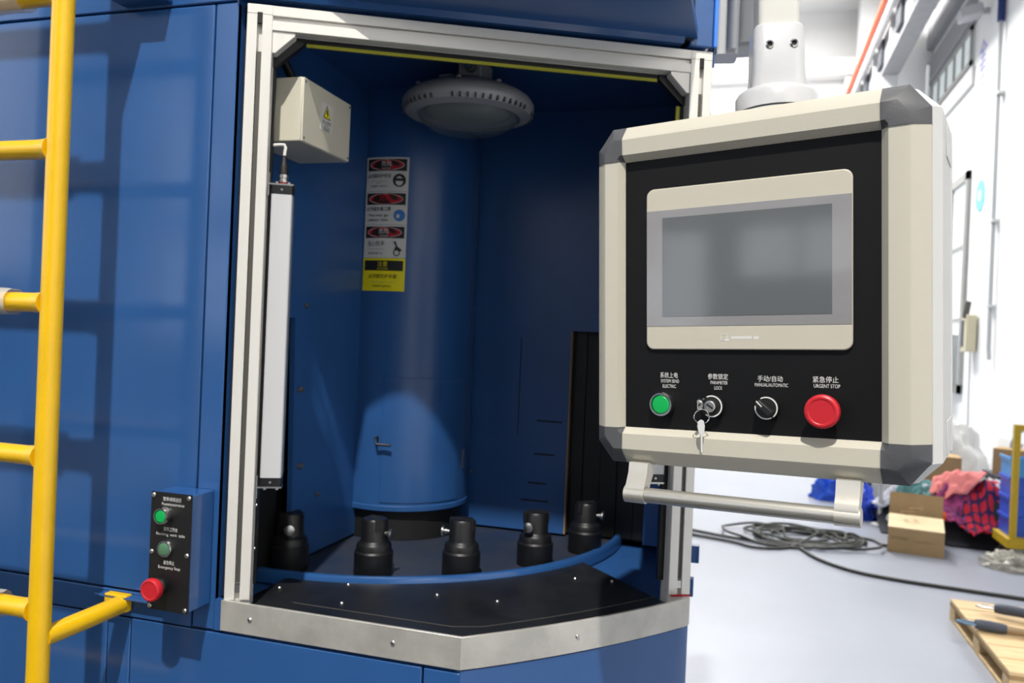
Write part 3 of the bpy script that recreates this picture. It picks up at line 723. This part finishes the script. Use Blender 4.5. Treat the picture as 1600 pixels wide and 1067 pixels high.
# HMI
BWd, BHt, BX, BZ = .272, .2254, .0006, .0341
XZ = Matrix(((1, 0, 0, 0), (0, 0, -1, 0), (0, 1, 0, 0), (0, 0, 0, 1)))      # xy polygon -> xz, extruded towards -y
hm = obj('touch_screen', MB().prism(rrect(BWd, BHt, .011), 0, .0045), 'bezel', cp, M=T3(BX, 0, BZ) @ XZ, bev=.0015)
wz0, wz1 = -.0460-BZ, .1157-BZ
obj('screen_glass', MB().box(-BWd/2+.0008, BWd/2-.0008, wz0, wz1, .0042, .0050), 'screen_glass', hm)
obj('display', MB().box(-.112, .112, -.0328-BZ, .105-BZ, .0049, .0054), 'lcd', hm)
lg = text('logo_lettering', 'WEIQUVIEW', .006, 'white_print', hm, T3(.008, -.0958, .0048)) if False else None
obj('logo_mark', MB().box(-.030, -.0205, -.1005, -.0995, .0045, .0048).box(-.030, -.029, -.1005, -.0915, .0045, .0048).box(-.0215, -.0205, -.1005, -.0915, .0045, .0048).box(-.030, -.0205, -.0925, -.0915, .0045, .0048).box(-.0235, -.018, -.1015, -.0975, .0045, .0049), 'sticker_white', hm)
obj('logo_mark', MB().box(-.0155, .012, -.0985, -.0945, .0045, .0047).box(.0145, .021, -.0985, -.0945, .0045, .0047), 'sticker_white', hm)
# controls
push_button(cp, -.1115, -.0005, -.1549, 'green_lit', tall=.012, s=1.16)
def ringarc(r0, r1, a0, a1, z0, z1, n=30):
    mb = MB(); rs_ = []
    for k in range(n+1):
        a = a0+(a1-a0)*k/n; c, s_ = math.cos(a), math.sin(a); rs_.append([(r0*c, r0*s_, z0), (r1*c, r1*s_, z0), (r1*c, r1*s_, z1), (r0*c, r0*s_, z1)])
    return mb.loft(rs_)
def rotary(x, z):
    b_ = obj('switch_collar', MB().lathe([(.001, 0), (.0150, 0), (.0150, .007), (.0140, .0085), (.001, .0085)], 40, cap=False), 'rubber', cp, M=T3(x, -.0005, z) @ RX(PI/2))
    return b_
kl = rotary(-.0400, -.1547)
obj('switch_ring', ringarc(.0130, .0147, math.radians(-125), math.radians(118), .0084, .0093), 'white_print', kl)
obj('lock_barrel', MB().lathe([(.001, .008), (.0078, .008), (.0078, .0145), (.0068, .0155), (.001, .0155)], 28, T3(-.001, 0, 0), cap=False), 'steel', kl)
obj('keyhole', MB().box(-.0055, .0045, -.0012, .0012, .0153, .0158, RZ(-.6)), 'black_in', kl)
obj('lock_pin', MB().lathe([(.001, .0085), (.0016, .0085), (.0016, .0105), (.001, .0105)], 10, T3(-.0105, .0095, 0), cap=False), 'chrome', kl)
sl = rotary(.0324, -.1541)
obj('switch_ring', ringarc(.0132, .0148, math.radians(-52), math.radians(120), .0084, .0093), 'white_print', sl)
obj('switch_ring', ringarc(.0132, .0148, math.radians(165), math.radians(300), .0084, .0093), 'white_print', sl)
kb = obj('switch_knob', MB().prism([(-.0125, -.0045), (.0115, -.0045), (.0115, .0045), (-.0125, .0045)], .008, .021, RZ(-.68)), 'rubber', sl, bev=.0015)
obj('pointer_line', MB().box(-.0135, -.0035, -.0008, .0008, .0208, .0214, RZ(-.78)), 'white_print', kb)
mushroom(cp, .1040, -.0005, -.1543, 1.06)
PYT = -.0006
for s_, cw, en, x, z in (('系统上电', .0258, (('SYSTEM SEND', .0265), ('ELECTRIC', .0195)), -.1035, -.1150), ('参数锁定', .0278, (('PARAMETER', .0235), ('LOCK', .0108)), -.0340, -.1155), ('手动/自动', .0322, (('MANUAL/AUTOMATIC', .0425),), .0352, -.1168), ('紧急停止', .0308, (('URGENT STOP', .0315),), .1038, -.1163)):
    text('lettering', s_, .0086, 'white_print', cp, TM(x, PYT, z), fit=cw)
    for k, (l_, lw) in enumerate(en): text('lettering', l_, .0066, 'white_print', cp, TM(x+(.0015 if k == 0 else .0005), PYT, z-.0078-.0072*k), fit=lw)
# pull handle
ht = obj('handle_tube', MB().cyl((-.131, -.020, -.2815), (.119, -.020, -.2815), .0105, n=24), 'handle', cp)
for sx in (-1, 1):
    x0, x1 = (-.1595, -.1295) if sx < 0 else (.1185, .1485)
    m_ = MB().cyl((x0, -.020, -.2815), (x1, -.020, -.2815), .0122, n=28)
    prof_ = [(.012, -.238), (-.014, -.238), (-.017, -.252), (-.024, -.264), (-.030, -.274), (-.026, -.286), (-.018, -.288), (-.011, -.279), (-.004, -.268), (.006, -.256), (.012, -.246)]
    n0 = MB().loft([[(x, y, z) for y, z in prof_] for x in (x0+.002 if sx < 0 else x0, x1 if sx < 0 else x1-.002)])
    m_.add(n0.v, n0.f)
    obj('handle_bracket', m_, 'handle_end', cp, smooth=50)

# keys
ky = thing('key_ring', 'steel ring with two small keys hanging from the panel lock', 'keys', RP @ T3(-.048, -.019, -.158))
hd = [(-.0075, -.006), (-.003, -.0082), (.004, -.007), (.0075, -.002), (.0075, .002), (.004, .007), (-.003, .0082), (-.0075, .006)]
k1 = obj('key', MB().prism(hd, -.0008, .0008, T3(-.003, -.004, .006) @ RZ(.5) @ RX(PI/2) @ RY(.9)), 'chrome', ky, bev=.0004)
ring = [(.0095*math.cos(2*PI*k/28), .0095*math.sin(2*PI*k/28)) for k in range(29)]
obj('ring', MB().tube([(x-.001, -.004+.003*math.sin(k*.3), y-.010) for k, (x, y) in enumerate(ring)], .0006, 6), 'chrome', ky)
k2 = obj('key', MB().prism([(-.0055, .0), (-.006, -.006), (-.004, -.015), (-.0016, -.019), (-.0016, -.040), (0, -.0425), (.0016, -.040), (.0016, -.019), (.004, -.014), (.005, -.006), (.0035, .001), (0, .003)], -.0007, .0007, T3(-.001, -.005, -.0165) @ RZ(.75) @ XZ), 'chrome', ky, bev=.0003)

# pendant arm (tube, sleeve, flange share the panel's slight lean)
pa = thing('pendant_arm', 'light grey support arm with bolted sleeve holding the control panel', 'support arm', RP @ T3(.022, .085, .243))
obj('flange', MB().lathe([(.001, -.002), (.0545, -.002), (.0545, .0075), (.001, .0075)], 56, cap=False), 'white_paint', pa)
obj('flange_joint', MB().lathe([(.001, .0075), (.0535, .0075), (.0535, .010), (.001, .010)], 56, cap=False), 'dark_steel', pa)
obj('flange', MB().lathe([(.001, .010), (.0555, .010), (.0555, .030), (.052, .036), (.046, .040), (.001, .041)], 56, cap=False), 'white_paint', pa)
slv = MB()
yawt = RZ(.42)
for_rings = [(.0365, .038, .0), (.0345, .036, .10), (.0325, .034, .122)]
slv.loft([[yawt @ Vector((x*2*a/.07, y*2*a/.07, z)) for x, y in rrect(.07, .07, .016)] for a, _, z in ((.0375, 0, .038), (.0352, 0, .06), (.0335, 0, .122), (.0315, 0, .126))])
slo = obj('sleeve', slv, 'white_paint', pa, smooth=40)
for sx in (-.0145, .0175):
    c_ = obj('sleeve_screw', MB().lathe([(.0032, 0), (.0056, 0), (.0056, .002), (.0045, .0030), (.0032, .0030), (.0030, .0006), (.001, .0006)], 20, yawt @ T3(sx, -.0335, .096) @ RX(PI/2), cap=False), 'chrome', pa)
    obj('screw_socket', MB().lathe([(.001, .0006), (.0031, .0006), (.0031, .001), (.001, .001)], 12, yawt @ T3(sx, -.0335, .096) @ RX(PI/2), cap=False), 'black_in', c_)
obj('drop_tube', MB().prism(rrect(.055, .055, .008), .1, .56, yawt), 'arm_grey', pa)
# horizontal arm from the cabinet to the tube
tb = (RP @ T3(.022, .085, .243)) @ Vector((0, 0, .56))
mt = Vector((-.045, 1.735, tb.z-.03)); d = (tb-mt); ln = math.hypot(d.x, d.y); ay = math.atan2(d.y, d.x)
MA = T3(mt.x, mt.y, tb.z-.03) @ RZ(ay)
obj('elbow', MB().box(ln-.04, ln+.04, -.04, .04, -.035, .05, MA), 'white_paint', pa, world=True, bev=.012, seg=3)
obj('horizontal_arm', MB().box(.02, ln-.03, -.03, .03, -.025, .035, MA), 'arm_grey', pa, world=True, bev=.004)
# swivel mount on the cabinet flank
mz = 2.115
obj('mount_block', MB().prism(rrect(.045, .06, .008), mz-.022, 2.62, T3(-.069, 1.705, 0) @ RZ(.15)), 'arm_plastic', pa, world=True)
obj('mount_pipe', MB().cyl((-.055, 1.672, 2.10), (-.055, 1.672, 2.62), .009, n=16), 'white_paint', pa, world=True)
obj('mount_housing', MB().prism(rrect(.065, .07, .012), 2.126, 2.62, T3(-.018, 1.74, 0) @ RZ(.12)), 'arm_plastic', pa, world=True)
obj('mount_foot', MB().box(-.068, .022, 1.715, 1.76, 2.112, 2.13), 'arm_plastic', pa, world=True, bev=.003)
# small black cable clip behind the panel top
tag(obj('cable_plug', MB().tube([RP @ Vector((-.045, .16, .236)), RP @ Vector((-.052, .165, .252)), RP @ Vector((-.062, .17, .262))], [.006, .006, .0045], 12), 'rubber'), 'small black cable plug poking up behind the control panel beside the arm', 'plug')

# ------------------------------------------------------------------ high bay lamps of the hall, over and behind the photographer
def high_bay(x, y, z, p, lab):
    t = thing('high_bay_lamp', lab, 'lamp', T3(x, y, z), 'high bay lamps')
    obj('reflector', MB().lathe([(.05, .25), (.10, .22), (.24, .0), (.235, .0), (.09, .21), (.05, .24)], 32, cap=False), 'lamp_grey', t)
    obj('ballast', MB().lathe([(.001, .24), (.08, .24), (.08, .45), (.001, .45)], 20, cap=False), 'lamp_grey', t)
    obj('rod', MB().cyl((0, 0, .45), (0, 0, H-z), .012, n=8), 'lamp_grey', t)
    l = bpy.data.lights.new('high_bay_bulb', 'SPOT'); l.energy = p; l.color = (1, .95, .88); l.shadow_soft_size = .10; l.spot_size = math.radians(96); l.spot_blend = .25
    o = bpy.data.objects.new('high_bay_bulb', l); _link(o); o.parent = t; o.location = (0, 0, .10)
high_bay(.30, -3.4, 8.6, 8200, 'grey high bay lamp hanging from the roof nearer the machine')

# ------------------------------------------------------------------ crane runway and wall fittings
cr = thing('crane_runway', 'grey crane runway beam with orange conductor rail high along the white wall', 'crane beam', T3(2.4, 2, 7.2))
obj('web', bx(0.05, .08, 0, 23.6, 0, 1.0), 'beam_grey', cr)
obj('bottom_flange', bx(-.02, .30, 0, 23.6, -.06, 0), 'beam_grey', cr)
obj('top_flange', bx(-.02, .30, 0, 23.6, 1.0, 1.06), 'wall_grey', cr)
for k in range(16): pbox('stiffener', 'dark_steel' if k % 2 else 'wall_grey', cr, -.01, .05, 6.0+k*1.1, 6.0+k*1.1+(.55 if k % 2 else .12), .25 if k % 2 else 0, .75 if k % 2 else 1.0)
obj('cable_tray', bx(-.14, -.06, 0, 23.6, .72, .95), 'wall_white', cr)
obj('conductor_rail', bx(-.22, -.15, 0, 23.6, .93, 1.0), 'orange', cr, label='orange conductor rail')
for y in (17.7, 24.5):
    c = struct('trim_%d' % (11 if y < 20 else 12), MB().loft([[(x, yy, z) for x, z in ((XR-.6, 7.14), (2.35, 7.14), (2.35, 6.9), (XR-.6, 6.2))] for yy in (y, y+.5)]), 'wall_white')
# flood light on the pilaster
fl = thing('flood_light', 'grey flood light on a bracket high on the white wall', 'flood light', T3(3.19, 13.6, 6.75))
obj('lamp_head', MB().box(-.32, .0, -.16, .16, -.08, .08, RY(-.25)), 'arm_plastic', fl, bev=.03)
obj('bracket', MB().box(-.04, .10, -.03, .03, -.06, .02).box(-.5, -.46, 1.2, 1.23, -1.1, -.4), 'arm_plastic', fl)
pl = tag(obj('conduit_pipe', MB().tube([(XR-.06, 12.75, 9.5), (XR-.06, 12.75, 6.2), (XR-.06, 12.65, 1.62), (XR-.06, 12.6, 1.47)], .028, 10), 'arm_plastic'), 'thin grey conduit pipe running down the white wall', 'pipe')
for z in (5.2, 3.4, 2.2): obj('pipe_clamp', MB().box(XR-.09, XR-.006, 12.62, 12.8, z, z+.04), 'wall_grey', pl)
obj('pipe_sleeve', MB().cyl((XR-.06, 12.75, 6.25), (XR-.06, 12.75, 8.5), .05, n=10), 'navy', pl)
sg = tag(obj('round_sign', MB().lathe([(.001, 0), (.24, 0), (.24, .01), (.001, .01)], 32, T3(XR-.002, 13.66, 3.95) @ RY(-PI/2), cap=False), 'sign_cyan'), 'pale blue round sign on the white wall', 'sign')
obj('sign_mark', MB().lathe([(.001, 0), (.09, 0), (.09, .004), (.001, .004)], 20, T3(XR-.012, 13.66, 3.95) @ RY(-PI/2), cap=False), 'white_print', sg)
wt = thing('wall_lettering', 'faded lilac characters painted high on the white wall', 'lettering', T3(XR-.004, 13.85, 6.0))
LF = RZ(-PI/2) @ RX(PI/2)
for ch, z in (('全', .17), ('生', -.19)): text('character', ch, .42, 'lilac', wt, T3(0, 0, z) @ LF)
sb = thing('switch_box', 'cream electrical switch box on the white wall beside the tall window', 'switch box', T3(XR-.02, 13.6, 1.85))
obj('enclosure', bx(-.14, 0, -.16, .16, -.28, .28), 'switch_cream', sb, bev=.01)
obj('switch_face', bx(-.15, -.14, .0, .14, -.2, .2), 'dark_steel', sb); obj('lever', MB().box(-.22, -.14, -.1, -.06, .2, .46, RY(.15)), 'alu_slot', sb)
obj('supply_cable', MB().tube([(-.04, 0, -.28), (-.03, .02, -1.0), (-.02, .0, -1.82)], .012, 8), 'arm_plastic', sb)
wbx = thing('meter_cabinet', 'grey meter cabinet low on the white wall below the tall window', 'cabinet', T3(XR-.02, 15.0, 1.5))
obj('enclosure', bx(-.2, 0, -.45, .45, -.5, .35), 'arm_plastic', wbx, bev=.01); obj('dial', bx(-.21, -.2, -.2, 0, -.1, .1), 'dark_steel', wbx)

# ------------------------------------------------------------------ things on the hall floor
def carton(loc, yaw, sx, sy, sz, label, flaps=(), inner='card_in', name='carton', extra=None, m='card'):
    t = thing(name, label, 'box', T3(*loc) @ RZ(yaw), 'cardboard boxes in the hall'); th = .006
    obj('bottom', bx(-sx/2, sx/2, -sy/2, sy/2, 0, th), m, t)
    obj('side', bx(-sx/2, sx/2, -sy/2, -sy/2+th, th, sz), m, t); obj('side', bx(-sx/2, sx/2, sy/2-th, sy/2, th, sz), m, t)
    obj('side', bx(-sx/2, -sx/2+th, -sy/2+th, sy/2-th, th, sz), m, t); obj('side', bx(sx/2-th, sx/2, -sy/2+th, sy/2-th, th, sz), 'card_dark' if m == 'card' else m, t)  # right side in darker card, its shading put into the colour
    for f, ang, mm in flaps:
        if f == 'front': M = T3(0, -sy/2, sz) @ RX(ang); pbox('flap', mm, t, -sx/2, sx/2, 0, sy*.8, 0, th, M=M)
        if f == 'back': M = T3(0, sy/2, sz) @ RX(ang); pbox('flap', mm, t, -sx/2, sx/2, -sy*.52, 0, 0, th, M=M)
        if f == 'left': M = T3(-sx/2, 0, sz) @ RY(ang); pbox('flap', mm, t, 0, sx*.4, -sy/2, sy/2, 0, th, M=M)
        if f == 'right': M = T3(sx/2, 0, sz) @ RY(ang); pbox('flap', mm, t, -sx*.4, 0, -sy/2, sy/2, 0, th, M=M)
        if f == 'top': pbox('flap', mm, t, -sx/2, sx/2, -sy/2, sy/2, sz, sz+th)
    return t
ob = carton((1.30, 6.80, 0), -.17, .38, .40, .185, 'open cardboard box with raised rear flap on the grey floor', (('front', .14, 'card_in'), ('back', -1.85, 'card')))
obj('printed_band', bx(-.17, -.05, -.2013, -.2003, .1, .122), 'card_dark', ob); obj('printed_band', bx(-.01, .12, -.2013, -.2003, .095, .102), 'card_dark', ob)
tag(obj('cable_offcut', MB().tube([(1.20+.012*k+.03*math.cos(k*1.1), 6.80+.035*math.sin(k*1.1)+.006*k, .262+.004*k) for k in range(12)], .007, 8), 'wood_dark'), 'short brown cable offcut lying on the open cardboard box', 'cable')

# cable coil on the floor
def cable_obj(path, r, label):
    return tag(obj('power_cable', MB().tube(path, r, 8), 'cable'), label, 'cable', 'black cables on the floor')
def smooth_path(P, n=8):
    P = [Vector(p) for p in P]; out = []
    for i in range(len(P)-1):
        p0, p1, p2, p3 = P[max(i-1, 0)], P[i], P[i+1], P[min(i+2, len(P)-1)]
        for k in range(n):
            t = k/n; out.append(.5*((2*p1)+(p2-p0)*t+(2*p0-5*p1+4*p2-p3)*t*t+(3*p1-p0-3*p2+p3)*t**3))
    return out+[P[-1]]
coil = []
rnd = random.Random(3)
for k in range(150):
    a = k*.36; rr = .42*(1+.28*math.sin(k*.21)+.12*rnd.uniform(-1, 1)); ex = .16*math.sin(k*.047)
    coil.append((.50+ex*1.0+rr*.85*math.cos(a), 6.74+rr*.60*math.sin(a)+.06*math.sin(k*.3), .011+.018*(k % 9)/3*rnd.uniform(.2, 1)))
cable_obj(smooth_path(coil, 4), .0105, 'black cable heaped in loose coils on the grey floor')
cable_obj(smooth_path([(-.36, 6.45, .012), (-.05, 6.35, .012), (.12, 6.25, .012), (.35, 6.35, .012), (.5, 6.6, .03), (.62, 6.8, .05), (.8, 6.9, .04)], 10), .0105, 'black cable running from behind the cabinet into the heap, dipping once')
cable_obj(smooth_path([(-.4, 6.62, .012), (.0, 6.48, .012), (.4, 6.45, .012), (.65, 6.5, .02), (.85, 6.58, .02)], 10), .0105, 'straight black cable running from behind the cabinet into the heap')
cable_obj(smooth_path([(.44, 6.38, .012), (.55, 6.1, .012), (.75, 5.88, .012), (1.0, 5.78, .012), (1.35, 5.72, .012), (1.75, 5.66, .012), (2.3, 5.55, .012)], 10), .0125, 'black cable leaving the heap along the floor behind the pallet')

# pallet
pt = thing('pallet', 'pale wooden pallet on the grey floor', 'pallet', T3(1.17, 4.02, 0))
Lx, Ly = 1.1, 1.08
for k in range(6): pbox('deck_board', 'wood', pt, 0, Lx, k*.18+.006, k*.18+.174, .098, .116, bev=.002)
for x in (0, .5, 1.0):
    for y in (0.0, .49, .98): pbox('block', 'wood', pt, x, x+.1, y, y+.10, .018, .080, bev=.002)
    pbox('stringer', 'wood_dark', pt, x, x+.1, 0, Ly, .080, .098); pbox('bottom_board', 'wood', pt, x, x+.1, 0, Ly, 0, .018)
def hose(name, path, tip, lab, tipm):
    t = thing(name, lab, 'hose', T3(*path[0]), 'brown hoses on the pallet'); I = MW[t.name]
    P = smooth_path(path, 8)
    obj('hose', MB().tube(P[5:], .020, 12), 'brown_hose', t, world=True)
    obj('sleeve', MB().tube(P[2:11], [.022, .026, .027, .027, .027, .026, .026, .024, .022], 14), 'sleeve_grey', t, world=True)
    v = (P[0]-P[4]).normalized(); e_ = P[2]
    sd = v.cross(Vector((0, 0, 1))).normalized()
    obj('clasp', MB().tube([e_+sd*.02, e_+v*.05+sd*.022, e_+v*.085, e_+v*.05-sd*.022, e_-sd*.02], .006, 8), tipm, t, world=True)
    return t
hose('air_hose', [(1.30, 4.86, .158), (1.45, 4.80, .165), (1.62, 4.74, .150), (1.9, 4.66, .142), (2.3, 4.6, .14)], 0, 'brown hose with dark sleeve and steel clasp lying across the pallet boards', 'steel')
hose('air_hose', [(1.14, 4.56, .150), (1.27, 4.55, .145), (1.42, 4.52, .142), (1.75, 4.46, .138), (2.3, 4.36, .14)], 0, 'brown hose whose blue-grey sleeve hangs over the pallet edge', 'sleeve_blue')
tag(obj('plastic_bag', MB().loft([[(1.64+.14*q+.02*noise.noise(Vector((q*3, k, 1))), 5.0-.05*q+.07*math.cos(2*PI*k/12), .15+.05*math.sin(2*PI*k/12)*(1-abs(q-.5))+.03*noise.noise(Vector((k, q*4, 2)))) for k in range(12)] for q in (0, .25, .5, .75, 1)]), 'white_plastic'), 'crumpled white plastic bag on the pallet', 'bag')
# clear wrap on the floor
def crumple(name, m, loc, sx, sy, sz, lab, cat, seed, group=None, amp=.35, fold=3.0, yaw=0.0, n=26):
    mb = MB(); rs_ = []
    for i in range(n+1):
        v = i/n; ph = v*PI/2
        ring = []
        for j in range(n*2):
            th = 2*PI*j/(n*2); c = Vector((math.cos(th)*math.cos(ph), math.sin(th)*math.cos(ph), math.sin(ph)))
            q = noise.noise(c*fold+Vector((seed*3.1, seed, 0)))+.5*noise.noise(c*fold*2.3+Vector((seed, 7, seed)))
            rdg = 1-abs(noise.noise(c*fold*1.4+Vector((1, seed*2.0, 5))))*1.6
            k = 1+amp*(q*.8+rdg*.45-.25)
            p = c*k; ring.append((p.x*sx, p.y*sy, max(0, p.z*sz)+.001))
        rs_.append(ring)
    mb.loft(rs_)
    return tag(obj(name, mb, m, M=T3(*loc) @ RZ(yaw), smooth=60), lab, cat, group)
crumple('plastic_wrap', 'film', (1.86, 6.50, 0), .16, .14, .10, 'crumpled clear plastic wrap on the floor by the yellow trolley', 'wrap', 3, amp=.6)

# heap of clothes and bags
G = 'clothes heaped behind the open box'
def heap_h(x, y):
    h = 0; x += .13
    for cx, cy, hh, sx_, sy_ in ((1.86, 7.36, .46, .26, .20), (1.52, 7.62, .44, .24, .22), (2.20, 7.46, .40, .20, .22), (2.08, 7.22, .24, .15, .10)):
        h += .74*hh*math.exp(-((x-cx)/sx_)**2-((y-cy)/sy_)**2)
    return h
def drape(name, m, cx, cy, rx, ry, layer, lab, cat, seed, th=.011, n=30, amp=.030):
    """a garment lying over the heap: real sheet with thickness, wrinkles and an uneven hem"""
    top, bot = [], []; cx -= .13
    for i in range(n+1):
        q = max(i/n, .02); tr_, br_ = [], []
        for j in range(72):
            a_ = 2*PI*j/72; rr = q*(1+.30*noise.noise(Vector((math.cos(a_)*1.7, math.sin(a_)*1.7, seed*2.3))))
            x, y = cx+rx*rr*math.cos(a_), cy+ry*rr*math.sin(a_)
            wv = amp*(.7*noise.noise(Vector((x*16+seed, y*16, seed)))+1.1*(1-2.2*abs(noise.noise(Vector((x*9+seed, y*6+seed, 3)))))+.5*(1-2*abs(noise.noise(Vector((x*22, y*18+seed, 8))))))
            z = max(.004, heap_h(x, y)) + layer*.030 + wv*min(1, .3+layer) + amp
            tr_.append((x-cx, y-cy, z+th)); br_.append((x-cx, y-cy, z))
        top.append(tr_); bot.append(br_)
    mb = MB().loft(top[:] [::1] + bot[::-1])
    o = obj(name, mb, m, M=T3(cx, cy, 0), smooth=70)
    return tag(o, lab, cat, G)
# dark jacket: the body of the heap, a solid mound
gr = []; N = 30
mb = MB(); idx = {}
for i in range(N+1):
    for j in range(N+1):
        x, y = 1.13+1.22*i/N, 6.86+1.1*j/N
        mb.v.append((x-1.85, y-7.3, max(.0, heap_h(x, y)-.002)+.002))
for i in range(N):
    for j in range(N):
        a_ = i*(N+1)+j; mb.f.append((a_, a_+N+1, a_+N+2, a_+1)); mb.m.append(0)
def _keep(f): return any(mb.v[k][2] > .02 for k in f)
mb.f = [f for f in mb.f if _keep(f)]; mb.m = [0]*len(mb.f)
tag(obj('dark_jacket', mb, 'dark_cloth', M=T3(1.85, 7.3, 0), smooth=70), 'dark work jacket bundled at the bottom of the clothes heap', 'jacket', G)
drape('grey_shirt', 'grey_cloth', 1.47, 7.62, .26, .24, 1, 'light grey shirt heaped behind the open box', 'shirt', 2)
drape('teal_shirt', 'teal', 1.58, 7.42, .22, .16, 2, 'teal grey shirt heaped behind the open box', 'shirt', 4)
drape('work_trousers', 'olive', 2.20, 7.20, .17, .17, 1, 'dark olive trousers beside the yellow trolley', 'trousers', 9)
drape('grey_jacket', 'grey_cloth', 2.19, 7.44, .16, .22, 2, 'pale grey jacket sliding down beside the blue bins', 'jacket', 12)
drape('plaid_shirt', 'plaid', 1.95, 7.19, .20, .20, 2, 'red and navy plaid shirt on the clothes heap', 'shirt', 5)
drape('patterned_shirt', 'magenta', 1.76, 7.22, .14, .14, 3, 'magenta and navy patterned cloth between the plaid shirt and pink cloth', 'cloth', 6)
drape('pink_cloth', 'pink', 1.84, 7.36, .20, .15, 4, 'salmon pink cloth on top of the clothes heap', 'cloth', 7)
crumple('orange_glove', 'orange_cloth', (1.53, 7.12, .18), .045, .05, .09, 'small orange glove lying on the clothes heap', 'glove', 8, G)
crumple('white_rag', 'white_plastic', (1.30, 7.30, .10), .10, .08, .16, 'white rag on the back of the open box', 'rag', 11, G)
crumple('navy_bag', 'navy', (2.10, 7.66, 0), .11, .09, .42, 'navy blue cloth bag behind the yellow trolley', 'bag', 13)
crumple('blue_bag', 'tarp', (1.03, 7.86, 0), .16, .14, .28, 'blue woven bag beside the open box', 'bag', 14)
crumple('white_sack', 'white_plastic', (1.34, 8.60, 0), .24, .20, .44, 'white sack standing behind the grey shirt', 'sack', 15)
crumple('blue_tarp', 'blue_plastic', (.90, 8.7, 0), .20, .16, .28, 'bright blue folded tarp on the bare floor', 'tarp', 16)
bkt = thing('bucket', 'dark grey bin with light blue lid on the floor behind the handle', 'bin', T3(1.09, 8.2, 0))
obj('bin_body', MB().lathe([(.001, 0), (.075, 0), (.09, .30), (.001, .30)], 20, cap=False), 'dark_steel', bkt); obj('bin_lid', MB().lathe([(.001, .30), (.095, .30), (.095, .38), (.001, .39)], 20, cap=False), 'cyan_plastic', bkt)
tag(obj('white_post', MB().cyl((1.16, 7.55, 0), (1.16, 7.55, .60), .018, n=12).lathe([(.001, 0), (.07, 0), (.07, .02), (.001, .02)], 16, T3(1.16, 7.55, 0), cap=False), 'wall_grey'), 'thin pale post standing on the floor beside the bags', 'post')
carton((1.71, 8.28, .0), -.1, .42, .30, .57, 'tall brown cardboard box standing behind the clothes heap', (('top', 0, 'card'),))
carton((1.36, 8.62, .42), .5, .26, .2, .26, 'pale cardboard box with a folded flap lying on the sack', (('front', 1.9, 'card_in'),), m='card_in')
bench = thing('storage_rack', 'low rack with dark shelf carrying cardboard boxes by the wall', 'rack', T3(2.44, 8.0, 0))
obj('shelf', bx(-.34, .34, -.22, .22, .44, .48), 'dark_steel', bench)
for x in (-.32, .30):
    for y in (-.2, .18): pbox('leg', 'dark_steel', bench, x, x+.02, y, y+.02, 0, .44)
carton((2.27, 7.98, .481), -.45, .26, .22, .22, 'small cardboard box with torn white label on the rack', (('top', 0, 'card'),))
carton((2.55, 7.95, .481), .2, .22, .24, .20, 'dark-sided cardboard box at the end of the rack', (('top', 0, 'card_in'),), m='card_dark')
tag(obj('cable_loop', MB().tube([(2.26+.16*(1-math.cos(a))*.9, 8.0, .712+.17*math.sin(a)) for a in [PI*k/16 for k in range(17)]], .012, 8), 'arm_plastic'), 'grey cable arching over the boxes on the rack', 'cable')
tag(obj('white_board', MB().box(-.02, .02, -.3, .3, 0, .75, T3(2.25, 8.62, 0) @ RY(.25)), 'white_plastic', bev=.003), 'white board leaning behind the cardboard boxes', 'board')
crumple('white_bundle', 'white_plastic', (2.0, 9.3, 0), .45, .3, .85, 'bundle of white packing foam against the wall', 'foam', 18, amp=.25)

# yellow trolley with blue bins
tr = thing('trolley', 'yellow steel trolley beside the clothes heap', 'trolley', T3(1.865, 6.60, 0))
obj('base', bx(-.0, .9, 0, .36, .12, .19), 'yellow_old', tr, bev=.005)
for x, y in ((.0, 0), (.8, 0)): pbox('post', 'yellow_old', tr, x+.02, x+.06, y, y+.04, .19, 1.02)
pbox('rail', 'yellow_old', tr, .06, .82, .0, .04, .98, 1.02)
for x, y in ((.09, .05), (.09, .31), (.8, .05), (.8, .31)):
    f_ = obj('caster_fork', bx(x-.03, x+.03, y-.02, y+.02, .07, .12), 'arm_plastic', tr)
    obj('wheel', MB().lathe([(.001, -.018), (.05, -.018), (.055, -.01), (.055, .01), (.05, .018), (.001, .018)], 20, T3(x, y, .055) @ RX(PI/2), cap=False), 'wheel', f_)
for k in range(4):
    t = thing('storage_bin', ['blue plastic bin at the bottom of the stack on the trolley', 'second blue plastic bin up on the trolley', 'third blue plastic bin up on the trolley', 'light blue plastic bin topmost on the trolley'][k], 'bin', T3(1.90, 6.70, .191+k*.145), 'plastic bins stacked on the trolley')
    mm = 'cyan_plastic' if k > 2 else 'blue_plastic'
    obj('tub', MB().box(0, .5, 0, .24, 0, .008).box(0, .5, 0, .008, .008, .13).box(0, .5, .232, .24, .008, .13).box(0, .008, .008, .232, .008, .13).box(.492, .5, .008, .232, .008, .13), mm, t)
    obj('rim', MB().box(-.012, .0, -.012, .25, .12, .143).box(0, .512, -.012, 0, .12, .143), mm, t)
